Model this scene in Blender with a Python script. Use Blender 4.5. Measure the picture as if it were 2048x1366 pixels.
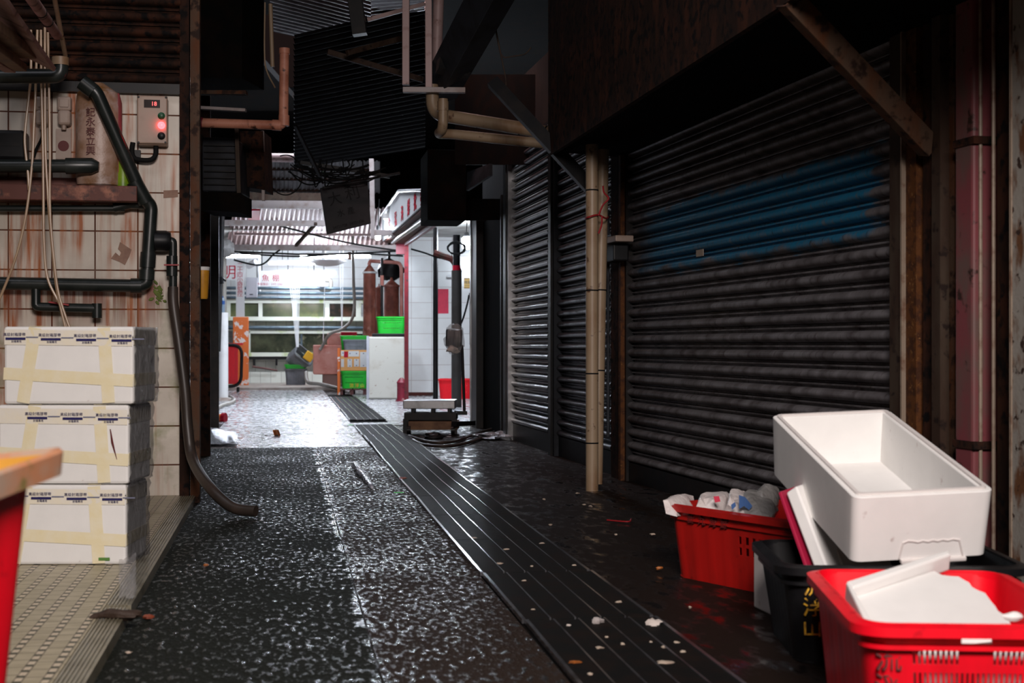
import bpy, math, random
from mathutils import Vector, Matrix, noise
random.seed(7)
SC = bpy.context.scene
COL = SC.collection
for _o in list(bpy.data.objects): bpy.data.objects.remove(_o)

# ------------------------------------------------------------------ camera
F = 2844.0; EYE = 0.95; CX = 1024.0; HY = 690.0
cam = bpy.data.cameras.new('camera'); cam.lens = 50.0; cam.sensor_width = 36.0
cam.shift_y = 7.0/2048.0; cam.clip_end = 200
cam.dof.use_dof = True; cam.dof.focus_distance = 9.0; cam.dof.aperture_fstop = 4.5
camo = bpy.data.objects.new('camera', cam); COL.objects.link(camo)
camo.location = (0, 0, EYE); camo.rotation_euler = (math.pi/2, 0, 0)
SC.camera = camo
# ------------------------------------------------------------------ world, exposure, daylight
SC.view_settings.view_transform = 'Standard'; SC.view_settings.look = 'None'
SC.view_settings.gamma = 1.0; SC.view_settings.use_curve_mapping = False
SC.view_settings.exposure = -0.2
SC.cycles.use_denoising = True
SC.cycles.max_bounces = 8; SC.cycles.sample_clamp_indirect = 6.0
W = bpy.data.worlds.new('world'); SC.world = W; W.use_nodes = True
W.node_tree.nodes['Background'].inputs[0].default_value = (1.0, 0.62, 0.58, 1)
W.node_tree.nodes['Background'].inputs[1].default_value = 0.012
def area(name, loc, target, sx, sy, power, col, spread=math.pi):
    l = bpy.data.lights.new(name, 'AREA'); l.shape = 'RECTANGLE'; l.size = sx; l.size_y = sy
    l.energy = power; l.color = col; l.spread = spread
    o = bpy.data.objects.new(name, l); COL.objects.link(o); o.location = loc
    d = Vector(target)-Vector(loc); o.rotation_euler = d.to_track_quat('-Z', 'Y').to_euler()
    return o
# daylight of the open street behind the camera, under the market's low awnings
area('street_daylight', (.55, -.7, 3.45), (-.1, 5.5, 0.4), 2.0, 1.2, 170, (1.0, 0.90, 0.86), math.radians(100))
# daylight falling through the long gap between the near roofs, over the street
area('near_gap_daylight', (-1.15, 6.0, 4.68), (-1.05, 6.0, 0), 1.1, 6.8, 60, (0.93, 0.92, 1.0), math.radians(165))
# daylight falling through the gap between the roofs at the far crossing
area('roof_gap_daylight', (-2.3, 20.5, 5.5), (-2.3, 20.9, 0), 2.2, 7.0, 600, (0.80, 0.87, 1.0), math.radians(160))
area('skylight_daylight', (-0.85, 13.6, 4.75), (-0.95, 13.6, 0), 0.7, 1.6, 45, (1.0, 0.62, 0.58), math.radians(110))

# ------------------------------------------------------------------ helpers
def P(px, py, Y):
    return Vector(((px-CX)/F*Y, Y, EYE-(py-HY)/F*Y))
def G(px, py, z=0.0):                      # point of the ground (height z) seen at a pixel
    Y = F*(EYE-z)/(py-HY); return P(px, py, Y)
class Frame:                               # a vertical plane: u along it, out towards the viewer
    def __init__(s, p0, ang):
        s.p = Vector((p0[0], p0[1], 0)); s.a = ang
        s.u = Vector((math.cos(ang), math.sin(ang), 0)); s.n = Vector((math.sin(ang), -math.cos(ang), 0))
    def px(s, x, y, off=0.0):              # the point of the plane (moved out by off) seen at a pixel
        d = Vector(((x-CX)/F, 1, -(y-HY)/F)); q = s.p+s.n*off; o = Vector((0, 0, EYE))
        t = (q-o).dot(s.n)/d.dot(s.n); return o+d*t
    def at(s, u, off, z): return s.p+s.u*u+s.n*off+Vector((0, 0, z))
    def uz(s, w): return (w-s.p).dot(s.u), w.z
def rotm(x=0, y=0, z=0):
    return (Matrix.Rotation(z, 3, 'Z') @ Matrix.Rotation(y, 3, 'Y') @ Matrix.Rotation(x, 3, 'X'))
class MB:
    def __init__(s): s.v = []; s.f = []
    def add(s, vs, fs):
        n = len(s.v); s.v += [Vector(v) for v in vs]; s.f += [tuple(i+n for i in f) for f in fs]; return s
    def box(s, c, d, R=None):
        c = Vector(c); vs = []
        for sx in (-.5, .5):
            for sy in (-.5, .5):
                for sz in (-.5, .5):
                    q = Vector((sx*d[0], sy*d[1], sz*d[2])); vs.append(c+(R @ q if R else q))
        return s.add(vs, [(0,1,3,2),(4,6,7,5),(0,4,5,1),(2,3,7,6),(0,2,6,4),(1,5,7,3)])
    def fbox(s, fr, u0, u1, o0, o1, z0, z1):   # box in a frame
        vs = [fr.at(u, o, z) for u in (u0, u1) for o in (o0, o1) for z in (z0, z1)]
        return s.add(vs, [(0,1,3,2),(4,6,7,5),(0,4,5,1),(2,3,7,6),(0,2,6,4),(1,5,7,3)])
    def pbox(s, fr, x0, y0, x1, y1, o0, o1):   # box in a frame whose front covers a pixel rectangle
        a = fr.px(x0, y1, o1); b = fr.px(x1, y0, o1)
        (ua, za), (ub, zb) = fr.uz(a), fr.uz(b)
        return s.fbox(fr, ua, ub, o0, o1, za, zb)
    def tube(s, pts, r, n=10, cap=True):
        pts = [Vector(p) for p in pts]; rs = r if isinstance(r, (list, tuple)) else [r]*len(pts)
        vs = []; fs = []; ref = None
        for i, p in enumerate(pts):
            if i == 0: t = pts[1]-p
            elif i == len(pts)-1: t = p-pts[i-1]
            else: t = (pts[i+1]-p).normalized()+(p-pts[i-1]).normalized()
            t.normalize()
            if ref is None: ref = Vector((0, 0, 1)) if abs(t.z) < .9 else Vector((1, 0, 0))
            a = (ref-t*ref.dot(t))
            if a.length < 1e-5: a = t.orthogonal()
            a.normalize(); ref = a; b = t.cross(a)
            k = 1.0
            if 0 < i < len(pts)-1:
                c = (pts[i+1]-p).normalized().dot((p-pts[i-1]).normalized()); k = 1/max(.5, math.sqrt(max(.01, (1+c)/2)))
            for j in range(n):
                w = 2*math.pi*j/n; vs.append(p+(a*math.cos(w)+b*math.sin(w))*rs[i]*(1 if k == 1 else min(k, 1.3)))
        for i in range(len(pts)-1):
            for j in range(n):
                fs.append((i*n+j, i*n+(j+1) % n, (i+1)*n+(j+1) % n, (i+1)*n+j))
        if cap: fs += [tuple(range(n))[::-1], tuple((len(pts)-1)*n+j for j in range(n))]
        return s.add(vs, fs)
    def lathe(s, c, prof, n=20, R=None):        # prof: (radius, height)
        c = Vector(c); vs = []; fs = []; m = len(prof)
        for r, z in prof:
            for j in range(n):
                w = 2*math.pi*j/n; q = Vector((r*math.cos(w), r*math.sin(w), z)); vs.append(c+(R @ q if R else q))
        for i in range(m-1):
            for j in range(n): fs.append((i*n+j, i*n+(j+1) % n, (i+1)*n+(j+1) % n, (i+1)*n+j))
        fs += [tuple(range(n))[::-1], tuple((m-1)*n+j for j in range(n))]
        return s.add(vs, fs)
    def slab(s, q, t):                          # four corners and a thickness
        q = [Vector(a) for a in q]; nn = (q[1]-q[0]).cross(q[3]-q[0]).normalized()*t
        return s.add(q+[a+nn for a in q], [(0,3,2,1),(4,5,6,7),(0,1,5,4),(1,2,6,5),(2,3,7,6),(3,0,4,7)])
    def bar(s, a, b, w, h, up=(0, 0, 1)):       # rectangular bar from a to b
        a = Vector(a); b = Vector(b); t = (b-a).normalized(); up = Vector(up)
        x = t.cross(up)
        if x.length < 1e-4: x = t.orthogonal()
        x.normalize(); y = x.cross(t)
        vs = [p+x*sx*w/2+y*sy*h/2 for p in (a, b) for sx, sy in ((-1,-1),(1,-1),(1,1),(-1,1))]
        return s.add(vs, [(0,3,2,1),(4,5,6,7),(0,1,5,4),(1,2,6,5),(2,3,7,6),(3,0,4,7)])
    def blob(s, c, d, seed=0, amp=.3, nu=10, nv=6, R=None):
        c = Vector(c); vs = []; fs = []
        for i in range(nv+1):
            th = math.pi*i/nv
            for j in range(nu):
                ph = 2*math.pi*j/nu
                q = Vector((math.sin(th)*math.cos(ph), math.sin(th)*math.sin(ph), math.cos(th)))
                k = 1+amp*noise.noise(q*1.7+Vector((seed*3.1, seed*1.7, seed)))
                q = Vector((q.x*d[0]*k/2, q.y*d[1]*k/2, q.z*d[2]*k/2)); vs.append(c+(R @ q if R else q))
        for i in range(nv):
            for j in range(nu): fs.append((i*nu+j, (i+1)*nu+j, (i+1)*nu+(j+1) % nu, i*nu+(j+1) % nu))
        return s.add(vs, fs)
    def sheet(s, fn, nu, nv, th=0.0):           # fn(a, b) with a, b in 0..1
        vs = [Vector(fn(i/nu, j/nv)) for i in range(nu+1) for j in range(nv+1)]; m = nv+1
        fs = [(i*m+j, (i+1)*m+j, (i+1)*m+j+1, i*m+j+1) for i in range(nu) for j in range(nv)]
        if th:
            k = len(vs); nn = (vs[m]-vs[0]).cross(vs[1]-vs[0]).normalized()*th
            vs += [v+nn for v in vs]; fs += [tuple(a+k for a in f)[::-1] for f in fs]
            edge = [i*m for i in range(nu+1)]+[nu*m+j for j in range(1, m)]+[i*m+nv for i in range(nu-1, -1, -1)]+[j for j in range(nv-1, 0, -1)]
            for a, b in zip(edge, edge[1:]+edge[:1]): fs.append((a, b, b+k, a+k))
        return s.add(vs, fs)
    def build(s, name, m, parent=None, smooth=False, bevel=0.0, label=None, kind=None):
        me = bpy.data.meshes.new(name); me.from_pydata(s.v, [], s.f); me.update()
        o = bpy.data.objects.new(name, me); COL.objects.link(o)
        me.materials.append(m)
        if smooth:
            me.polygons.foreach_set('use_smooth', [True]*len(me.polygons))
            try: me.set_sharp_from_angle(angle=math.radians(40))
            except Exception: pass
        if bevel:
            b = o.modifiers.new('bevel', 'BEVEL'); b.width = bevel; b.segments = 2; b.limit_method = 'ANGLE'
        if parent is not None: o.parent = parent
        if label: o['label'] = label
        if kind: o['kind'] = kind
        return o
def thing(name, label, cat, group=None):
    o = bpy.data.objects.new(name, None); COL.objects.link(o); o.empty_display_size = .1
    o['label'] = label; o['category'] = cat
    if group: o['group'] = group
    return o
def tag(o, label, cat, group=None):
    o['label'] = label; o['category'] = cat
    if group: o['group'] = group
    return o
def tree(o):
    r = [o]
    for c in o.children: r += tree(c)
    return r
def finish(o, rz=0.0, base=None):               # move the origin to the thing's base; parts stay where they are
    ms = [x for x in tree(o) if x.type == 'MESH']
    if base is None:
        vs = [v.co for x in ms for v in x.data.vertices]
        base = Vector(((min(v.x for v in vs)+max(v.x for v in vs))/2, (min(v.y for v in vs)+max(v.y for v in vs))/2, min(v.z for v in vs)))
    M = (Matrix.Translation(base) @ Matrix.Rotation(rz, 4, 'Z')).inverted()
    for d in {x.data for x in ms}: d.transform(M)
    o.location = base; o.rotation_euler = (0, 0, rz)
    return o
def struct(o, rz=0.0):
    o['kind'] = 'structure'; return finish(o, rz)
def dup(root, loc=None, rot=None, label=None, name=None):
    def cp(o, par):
        c = o.copy(); COL.objects.link(c); c.parent = par
        for ch in list(o.children): cp(ch, c)
        return c
    kids = list(root.children)
    r = root.copy(); COL.objects.link(r)
    for ch in kids: cp(ch, r)
    if loc is not None: r.location = loc
    if rot is not None: r.rotation_euler = rot
    if label: r['label'] = label
    return r
def text_mesh(s, size, name, m, M, parent, depth=.002, label=None):
    cu = bpy.data.curves.new(name, 'FONT'); cu.body = s; cu.size = size; cu.align_x = 'CENTER'; cu.align_y = 'CENTER'; cu.extrude = depth
    cu.resolution_u = 3
    o = bpy.data.objects.new(name, cu); COL.objects.link(o)
    dg = bpy.context.evaluated_depsgraph_get(); dg.update()
    me = bpy.data.meshes.new_from_object(o.evaluated_get(dg)); bpy.data.objects.remove(o); bpy.data.curves.remove(cu)
    me.transform(M); me.materials.clear(); me.materials.append(m); me.name = name
    r = bpy.data.objects.new(name, me); COL.objects.link(r); r.parent = parent
    if label: r['label'] = label
    return r
def frame_matrix(fr, at):                        # text plane: x along u, y up, z out of the wall
    M = Matrix((fr.u.to_4d(), Vector((0, 0, 1, 0)), fr.n.to_4d(), Vector((0, 0, 0, 1)))).transposed()
    for i in range(3): M[i][3] = at[i]
    for i in range(3): M[3][i] = 0
    M[3][3] = 1
    return M
def smoothpath(pts, k=6):                         # Catmull-Rom
    pts = [Vector(p) for p in pts]; q = [pts[0]]+pts+[pts[-1]]; out = []
    for i in range(1, len(q)-2):
        for j in range(k):
            t = j/k; a, b, c, d = q[i-1], q[i], q[i+1], q[i+2]
            out.append(.5*((2*b)+(c-a)*t+(2*a-5*b+4*c-d)*t*t+(3*b-a-3*c+d)*t**3))
    return out+[pts[-1]]
def fillet(pts, r, k=5):                          # pipe path with rounded corners
    pts = [Vector(p) for p in pts]; out = [pts[0]]
    for a, b, c in zip(pts, pts[1:], pts[2:]):
        d = min(r, (a-b).length*.45, (c-b).length*.45); p = b+(a-b).normalized()*d; q = b+(c-b).normalized()*d
        for j in range(k+1):
            t = j/k; out.append(p.lerp(b, t).lerp(b.lerp(q, t), t))
    return out+[pts[-1]]
# perimeter-built walls: crates, tubs, foam boxes
def rrect(L, Wd, r, nL, nW, nc):
    pts = []
    def side(p, q, n, tagc):
        for i in range(n): pts.append((p[0]+(q[0]-p[0])*i/n, p[1]+(q[1]-p[1])*i/n, tagc, i))
    def corner(cx, cy, a0):
        for i in range(nc): a = a0+math.pi/2*i/nc; pts.append((cx+r*math.cos(a), cy+r*math.sin(a), 'c', i))
    x, y = L/2, Wd/2
    side((-x+r, -y), (x-r, -y), nL, 'front'); corner(x-r, -y+r, -math.pi/2)
    side((x, -y+r), (x, y-r), nW, 'right'); corner(x-r, y-r, 0)
    side((x-r, y), (-x+r, y), nL, 'back'); corner(-x+r, y-r, math.pi/2)
    side((-x, y-r), (-x, -y+r), nW, 'left'); corner(-x+r, -y+r, math.pi)
    return pts
def bin_walls(mb, L, Wd, zs, top_scale, r, t, nL, nW, nc, hole=None, rib=None, top=None):
    H = zs[-1]-zs[0]; n = None; out = []; inn = []
    for z in zs:
        k = top_scale+(1-top_scale)*(zs[-1]-z)/H      # 1 at the bottom
        k = 1/top_scale+(1-1/top_scale)*(z-zs[0])/H   # bottom smaller, top = full size
        o = rrect(L*k, Wd*k, r, nL, nW, nc); i = rrect(L*k-2*t, Wd*k-2*t, max(r-t, .002), nL, nW, nc)
        n = len(o)
        for j, (a, b) in enumerate(zip(o, i)):
            ax, ay = a[0], a[1]
            if rib:
                e = rib(a[2], a[3])
                if e: d = Vector((a[0]-b[0], a[1]-b[1])).normalized()*e; ax += d.x; ay += d.y
            zz = z if top is None or z < zs[-1] else top(a[0], a[1], z)
            out.append((ax, ay, zz)); inn.append((b[0], b[1], zz))
    base = len(mb.v); mb.add(out+inn, []); N = len(out); cols = rrect(L, Wd, r, nL, nW, nc); m = len(zs)-1
    hol = [[bool(hole and hole(cols[j][2], cols[j][3], k)) for k in range(m)] for j in range(n)]
    ix = lambda j, k, inner: base+(N if inner else 0)+k*n+(j % n)
    for j in range(n):
        for k in range(m):
            if hol[j][k]: continue
            mb.f.append((ix(j,k,0), ix(j+1,k,0), ix(j+1,k+1,0), ix(j,k+1,0)))
            mb.f.append((ix(j,k+1,1), ix(j+1,k+1,1), ix(j+1,k,1), ix(j,k,1)))
            if k == m-1 or hol[j][k+1]: mb.f.append((ix(j,k+1,0), ix(j+1,k+1,0), ix(j+1,k+1,1), ix(j,k+1,1)))
            if k == 0 or hol[j][k-1]: mb.f.append((ix(j,k,1), ix(j+1,k,1), ix(j+1,k,0), ix(j,k,0)))
            if hol[(j-1) % n][k]: mb.f.append((ix(j,k,0), ix(j,k+1,0), ix(j,k+1,1), ix(j,k,1)))
            if hol[(j+1) % n][k]: mb.f.append((ix(j+1,k,1), ix(j+1,k+1,1), ix(j+1,k+1,0), ix(j+1,k,0)))
    return mb
def bin_floor(mb, L, Wd, k, r, z0, z1):
    p = rrect(L/k, Wd/k, r, 1, 1, 5); n = len(p)
    vs = [(a[0], a[1], z0) for a in p]+[(a[0], a[1], z1) for a in p]
    return mb.add(vs, [tuple(range(n))[::-1], tuple(range(n, 2*n))]+[(j, (j+1) % n, n+(j+1) % n, n+j) for j in range(n)])
def ring(mb, L, Wd, r, w, z0, z1, droop=0.0):     # rim flange going outwards by w
    a = rrect(L-.01, Wd-.01, r, 4, 4, 6); b = rrect(L+2*w, Wd+2*w, r+w, 4, 4, 6); n = len(a)
    vs = [(p[0], p[1], z) for z in (z0, z1) for p in a]+[(p[0], p[1], z-droop) for z in (z0, z1) for p in b]
    fs = []
    for j in range(n):
        k = (j+1) % n
        fs += [(j, k, n+k, n+j)[::-1], (2*n+j, 2*n+k, 3*n+k, 3*n+j), (n+j, n+k, 3*n+k, 3*n+j)[::-1], (j, k, 2*n+k, 2*n+j)]
    return mb.add(vs, fs)
# ------------------------------------------------------------------ materials
def nd(nt, t, **kw):
    n = nt.nodes.new(t)
    for k, v in kw.items(): setattr(n, k, v)
    return n
def base_mat(name):
    m = bpy.data.materials.new(name); m.use_nodes = True; nt = m.node_tree
    return m, nt, nt.nodes['Principled BSDF']
def rgba(c): return (c[0], c[1], c[2], 1)
def ramp(nt, src, lo, hi):
    r = nd(nt, 'ShaderNodeMapRange'); r.inputs[1].default_value = lo; r.inputs[2].default_value = hi
    nt.links.new(src, r.inputs[0]); return r.outputs[0]
def mix(nt, fac, a, b):
    x = nd(nt, 'ShaderNodeMix', data_type='RGBA')
    if hasattr(fac, 'links'): nt.links.new(fac, x.inputs[0])
    else: x.inputs[0].default_value = fac
    for s, i in ((a, 6), (b, 7)):
        if hasattr(s, 'links'): nt.links.new(s, x.inputs[i])
        else: x.inputs[i].default_value = rgba(s)
    return x.outputs[2]
def math_(nt, op, a, b=None, c=None):
    n = nd(nt, 'ShaderNodeMath', operation=op)
    for i, s in enumerate((a, b, c)):
        if s is None: continue
        if hasattr(s, 'links'): nt.links.new(s, n.inputs[i])
        else: n.inputs[i].default_value = s
    return n.outputs[0]
def noise_(nt, vec, scale, detail=4, stretch=None, rough=.55):
    if stretch:
        mp = nd(nt, 'ShaderNodeMapping'); mp.inputs['Scale'].default_value = stretch; nt.links.new(vec, mp.inputs[0]); vec = mp.outputs[0]
    n = nd(nt, 'ShaderNodeTexNoise'); n.inputs['Scale'].default_value = scale; n.inputs['Detail'].default_value = detail; n.inputs['Roughness'].default_value = rough
    nt.links.new(vec, n.inputs['Vector']); return n.outputs[0]
def bump_(nt, h, bs, strength, dist=.01):
    b = nd(nt, 'ShaderNodeBump'); b.inputs['Strength'].default_value = strength; b.inputs['Distance'].default_value = dist
    nt.links.new(h, b.inputs['Height']); nt.links.new(b.outputs[0], bs.inputs['Normal']); return b
def mat(name, col, rough=.6, metal=0.0, col2=None, sc=6, lo=.45, hi=.65, col3=None, sc3=25, lo3=.58, hi3=.66,
        stretch=None, bump=0.0, bsc=40, bdist=.004, spec=.5, alpha=1.0, trans=0.0, emit=None, es=1.0, r2=None, sss=0.0):
    m, nt, bs = base_mat(name); L = nt.links
    bs.inputs['Base Color'].default_value = rgba(col); bs.inputs['Roughness'].default_value = rough
    bs.inputs['Metallic'].default_value = metal; bs.inputs['Specular IOR Level'].default_value = spec
    bs.inputs['Alpha'].default_value = alpha; bs.inputs['Transmission Weight'].default_value = trans
    tc = nd(nt, 'ShaderNodeTexCoord').outputs['Object']
    src = None
    if col2:
        f = ramp(nt, noise_(nt, tc, sc, 5, stretch), lo, hi); src = mix(nt, f, col, col2)
        if r2 is not None:
            L.new(math_(nt, 'MULTIPLY_ADD', f, r2-rough, rough), bs.inputs['Roughness'])
            if metal: L.new(math_(nt, 'MULTIPLY_ADD', f, -metal, metal), bs.inputs['Metallic'])
    if col3:
        f3 = ramp(nt, noise_(nt, tc, sc3, 6), lo3, hi3); src = mix(nt, f3, src if src else col, col3)
    if src: L.new(src, bs.inputs['Base Color'])
    if bump: bump_(nt, noise_(nt, tc, bsc, 4), bs, bump, bdist)
    if emit:
        bs.inputs['Emission Color'].default_value = rgba(emit); bs.inputs['Emission Strength'].default_value = es
    return m
M = {}
def sub(nt, v): 
    s = nd(nt, 'ShaderNodeSeparateXYZ'); nt.links.new(v, s.inputs[0]); return s.outputs
# glazed tiles with rust runs and mould
def tile_mat(name, tw, th, col, grout, mortar=.018, dirt=1.0, rust=1.0, rough=.12):
    m, nt, bs = base_mat(name); L = nt.links
    tc = nd(nt, 'ShaderNodeTexCoord').outputs['Object']; x, y, z = sub(nt, tc)
    cb = nd(nt, 'ShaderNodeCombineXYZ'); L.new(x, cb.inputs[0]); L.new(z, cb.inputs[1])
    br = nd(nt, 'ShaderNodeTexBrick'); br.offset = 0.0; br.inputs['Scale'].default_value = 1.0
    br.inputs['Brick Width'].default_value = tw; br.inputs['Row Height'].default_value = th
    br.inputs['Mortar Size'].default_value = mortar*tw; br.inputs['Mortar Smooth'].default_value = .2
    br.inputs['Color1'].default_value = rgba(col); br.inputs['Color2'].default_value = rgba([c*.93 for c in col]); br.inputs['Mortar'].default_value = rgba(grout)
    L.new(cb.outputs[0], br.inputs['Vector'])
    c = br.outputs['Color']
    if rust:
        zm = ramp(nt, z, 1.75, 1.05)
        runs = ramp(nt, noise_(nt, tc, 1.0, 3, (9, 0, .55)), .46, .58)
        fine = ramp(nt, noise_(nt, tc, 1.0, 5, (30, 0, 2.2)), .35, .6)
        f = math_(nt, 'MULTIPLY', math_(nt, 'MULTIPLY', runs, fine), rust)
        hm = ramp(nt, noise_(nt, tc, 2.0, 2), .32, .5)
        c = mix(nt, math_(nt, 'MULTIPLY', f, hm), c, (.40, .115, .03))
        band = math_(nt, 'MULTIPLY', ramp(nt, z, 1.36, 1.30), ramp(nt, z, 1.0, 1.25))
        deep = math_(nt, 'MULTIPLY', band, ramp(nt, noise_(nt, tc, 1.0, 4, (16, 0, .7)), .44, .54))
        c = mix(nt, math_(nt, 'MULTIPLY', deep, .95), c, (.20, .035, .01))
        mould = math_(nt, 'MULTIPLY', ramp(nt, noise_(nt, tc, 5.0, 5), .50, .66), ramp(nt, z, 1.35, 1.05))
        c = mix(nt, math_(nt, 'MULTIPLY', mould, .6), c, (.16, .19, .05))
    if dirt:
        d = ramp(nt, noise_(nt, tc, 3.0, 6), .42, .75); c = mix(nt, math_(nt, 'MULTIPLY', d, .45*dirt), c, (.22, .16, .12))
    L.new(c, bs.inputs['Base Color'])
    L.new(math_(nt, 'MULTIPLY_ADD', br.outputs['Fac'], .6, rough), bs.inputs['Roughness'])
    h = math_(nt, 'MULTIPLY_ADD', noise_(nt, tc, 7.0, 2), .35, math_(nt, 'MULTIPLY', br.outputs['Fac'], -1.0))
    bump_(nt, h, bs, .35, .004)
    return m
M['tile'] = tile_mat('stained_wall_tile', .247, .2325, (.70, .63, .54), (.10, .035, .02), .02, 1.0, 1.0, .34)
M['tile_far'] = tile_mat('white_wall_tile', .38, .29, (.80, .80, .80), (.45, .38, .36), .012, .25, 0, .2)
M['tile'].node_tree.nodes['Principled BSDF'].inputs['Specular IOR Level'].default_value = .35
M['tile_step'] = tile_mat('white_step_tile', .24, .30, (.75, .77, .70), (.3, .3, .25), .02, .4, 0, .25)
# paired mosaic floor
def mosaic_mat():
    m, nt, bs = base_mat('mosaic_floor'); L = nt.links
    tc = nd(nt, 'ShaderNodeTexCoord').outputs['Object']; x, y, z = sub(nt, tc)
    p = .074                                              # one wide column and one column of small squares
    fx = math_(nt, 'FRACT', math_(nt, 'MULTIPLY', x, 1/p))
    small = math_(nt, 'LESS_THAN', fx, .33)
    row = .068
    ysh = math_(nt, 'MULTIPLY_ADD', math_(nt, 'FLOOR', math_(nt, 'MULTIPLY', x, 1/p)), .5*row, y)
    fy = math_(nt, 'FRACT', math_(nt, 'MULTIPLY', ysh, 1/row))
    fyb = math_(nt, 'FRACT', math_(nt, 'MULTIPLY', ysh, 1/(row*1.4)))
    dark = math_(nt, 'MULTIPLY', small, math_(nt, 'LESS_THAN', fy, .42))
    light = math_(nt, 'MULTIPLY', small, math_(nt, 'GREATER_THAN', fy, .42))
    wob = noise_(nt, tc, 14, 3)
    base = mix(nt, ramp(nt, noise_(nt, tc, 20, 4, (.4, 1, 1)), .35, .7), (.44, .38, .26), (.31, .265, .17))
    c = mix(nt, light, base, (.58, .48, .35))
    c = mix(nt, math_(nt, 'MULTIPLY', dark, ramp(nt, wob, .0, .3)), c, (.035, .040, .020))
    e1 = math_(nt, 'LESS_THAN', math_(nt, 'ABSOLUTE', math_(nt, 'SUBTRACT', fx, .33)), .03)
    e2 = math_(nt, 'LESS_THAN', fx, .05)
    e3 = math_(nt, 'MULTIPLY', math_(nt, 'SUBTRACT', 1.0, small), math_(nt, 'LESS_THAN', fyb, .06))
    joint = math_(nt, 'MAXIMUM', math_(nt, 'MAXIMUM', e1, e2), e3)
    c = mix(nt, math_(nt, 'MULTIPLY', joint, .8), c, (.06, .045, .025))
    c = mix(nt, math_(nt, 'MULTIPLY', ramp(nt, noise_(nt, tc, 2.2, 4), .58, .72), .6), c, (.17, .13, .05))
    L.new(c, bs.inputs['Base Color']); bs.inputs['Roughness'].default_value = .45
    h = math_(nt, 'MULTIPLY_ADD', joint, -1.0, math_(nt, 'MULTIPLY', dark, -.6)); bump_(nt, h, bs, .6, .003)
    return m
M['mosaic'] = mosaic_mat()
# wet asphalt
def asphalt_mat(name, c1, c2, gx, gy, h_, rdry, rwet, lo, hi, joint_x=None):
    m, nt, bs = base_mat(name); L = nt.links
    tc = nd(nt, 'ShaderNodeTexCoord').outputs['Object']; x, y, z = sub(nt, tc)
    g = noise_(nt, tc, 1.0, 3, (gx, gy, 1), .55); n2 = noise_(nt, tc, 1.3, 4)
    wet = ramp(nt, math_(nt, 'MULTIPLY_ADD', n2, .30, g), lo+.15, hi+.15)       # water held in the grain
    if joint_x is not None:                                                    # water lying along the joint
        d = math_(nt, 'ABSOLUTE', math_(nt, 'SUBTRACT', x, joint_x))
        d = math_(nt, 'MULTIPLY_ADD', noise_(nt, tc, 7, 5), -.16, math_(nt, 'ADD', d, .088))
        pud = ramp(nt, d, .020, .008)
        wet = math_(nt, 'MAXIMUM', wet, pud)
    L.new(mix(nt, wet, c2, c1), bs.inputs['Base Color'])
    L.new(math_(nt, 'MULTIPLY_ADD', wet, rwet-rdry, rdry), bs.inputs['Roughness'])
    L.new(math_(nt, 'MULTIPLY_ADD', wet, .55, .05), bs.inputs['Specular IOR Level'])
    h = math_(nt, 'MULTIPLY_ADD', n2, 1.2, g)
    bump_(nt, h, bs, 1.0, h_)
    return m
M['asphalt'] = asphalt_mat('wet_asphalt', (.010, .009, .008), (.026, .017, .013), 46, 17, .011, .75, .10, .49, .62, -.745)
M['asphalt_left'] = asphalt_mat('wet_dark_asphalt', (.007, .008, .007), (.012, .013, .010), 46, 17, .010, .75, .10, .535, .675, -.755)
M['apron'] = asphalt_mat('wet_dark_concrete', (.006, .005, .005), (.013, .008, .006), 12, 5, .004, .60, .08, .50, .68)
M['far_concrete'] = asphalt_mat('wet_pale_concrete', (.34, .34, .36), (.46, .46, .47), 14, 4.5, .007, .40, .14, .36, .60)
# roller shutter: grime, worn paint, a painted band
def shutter_mat(name, c1, c2, blue=None, rough=.34):
    m, nt, bs = base_mat(name); L = nt.links
    tc = nd(nt, 'ShaderNodeTexCoord').outputs['Object']; x, y, z = sub(nt, tc)
    n1 = noise_(nt, tc, 5, 6, (1.4, 0, 1.2)); n2 = noise_(nt, tc, 16, 6, (2.4, 0, .8))
    c = mix(nt, ramp(nt, n1, .4, .68), c1, c2)
    if blue:
        z0, z1, x0, x1 = blue
        wob = math_(nt, 'MULTIPLY_ADD', noise_(nt, tc, 4, 4), .24, -.12)
        zz = math_(nt, 'ADD', z, wob); xx = math_(nt, 'ADD', x, math_(nt, 'MULTIPLY', wob, 2.5))
        f = math_(nt, 'MULTIPLY', math_(nt, 'MULTIPLY', ramp(nt, zz, z0, z0+.04), ramp(nt, zz, z1, z1-.04)), math_(nt, 'MULTIPLY', ramp(nt, xx, x0, x0+.5), ramp(nt, xx, x1, x1-.06)))
        f = math_(nt, 'MULTIPLY', f, ramp(nt, n2, .30, .5)); c = mix(nt, f, c, (.012, .19, .35))
    c = mix(nt, ramp(nt, n2, .58, .70), c, (.035, .018, .014))
    L.new(c, bs.inputs['Base Color']); bs.inputs['Metallic'].default_value = .22
    L.new(math_(nt, 'MULTIPLY_ADD', n2, .35, rough-.1), bs.inputs['Roughness'])
    bump_(nt, n2, bs, .2, .004)
    return m
M['shutter'] = shutter_mat('grimy_grey_shutter', (.20, .188, .195), (.055, .043, .043), (1.42, 1.86, .25, 3.7), .36)
M['shutter_dark'] = shutter_mat('black_wet_shutter', (.075, .075, .090), (.026, .022, .022), None, .26)
M['rust'] = mat('rusty_steel', (.085, .050, .032), .75, .2, (.10, .035, .014), 9, .42, .62, (.025, .012, .008), 16, .52, .62, (1, 1, .35), .5, 60)
M['rust_dark'] = mat('dark_rusty_steel', (.020, .010, .007), .85, 0, (.05, .018, .010), 8, .45, .65, (.006, .005, .005), 18, .5, .62, (1, 1, .4), .4, 60)
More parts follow.
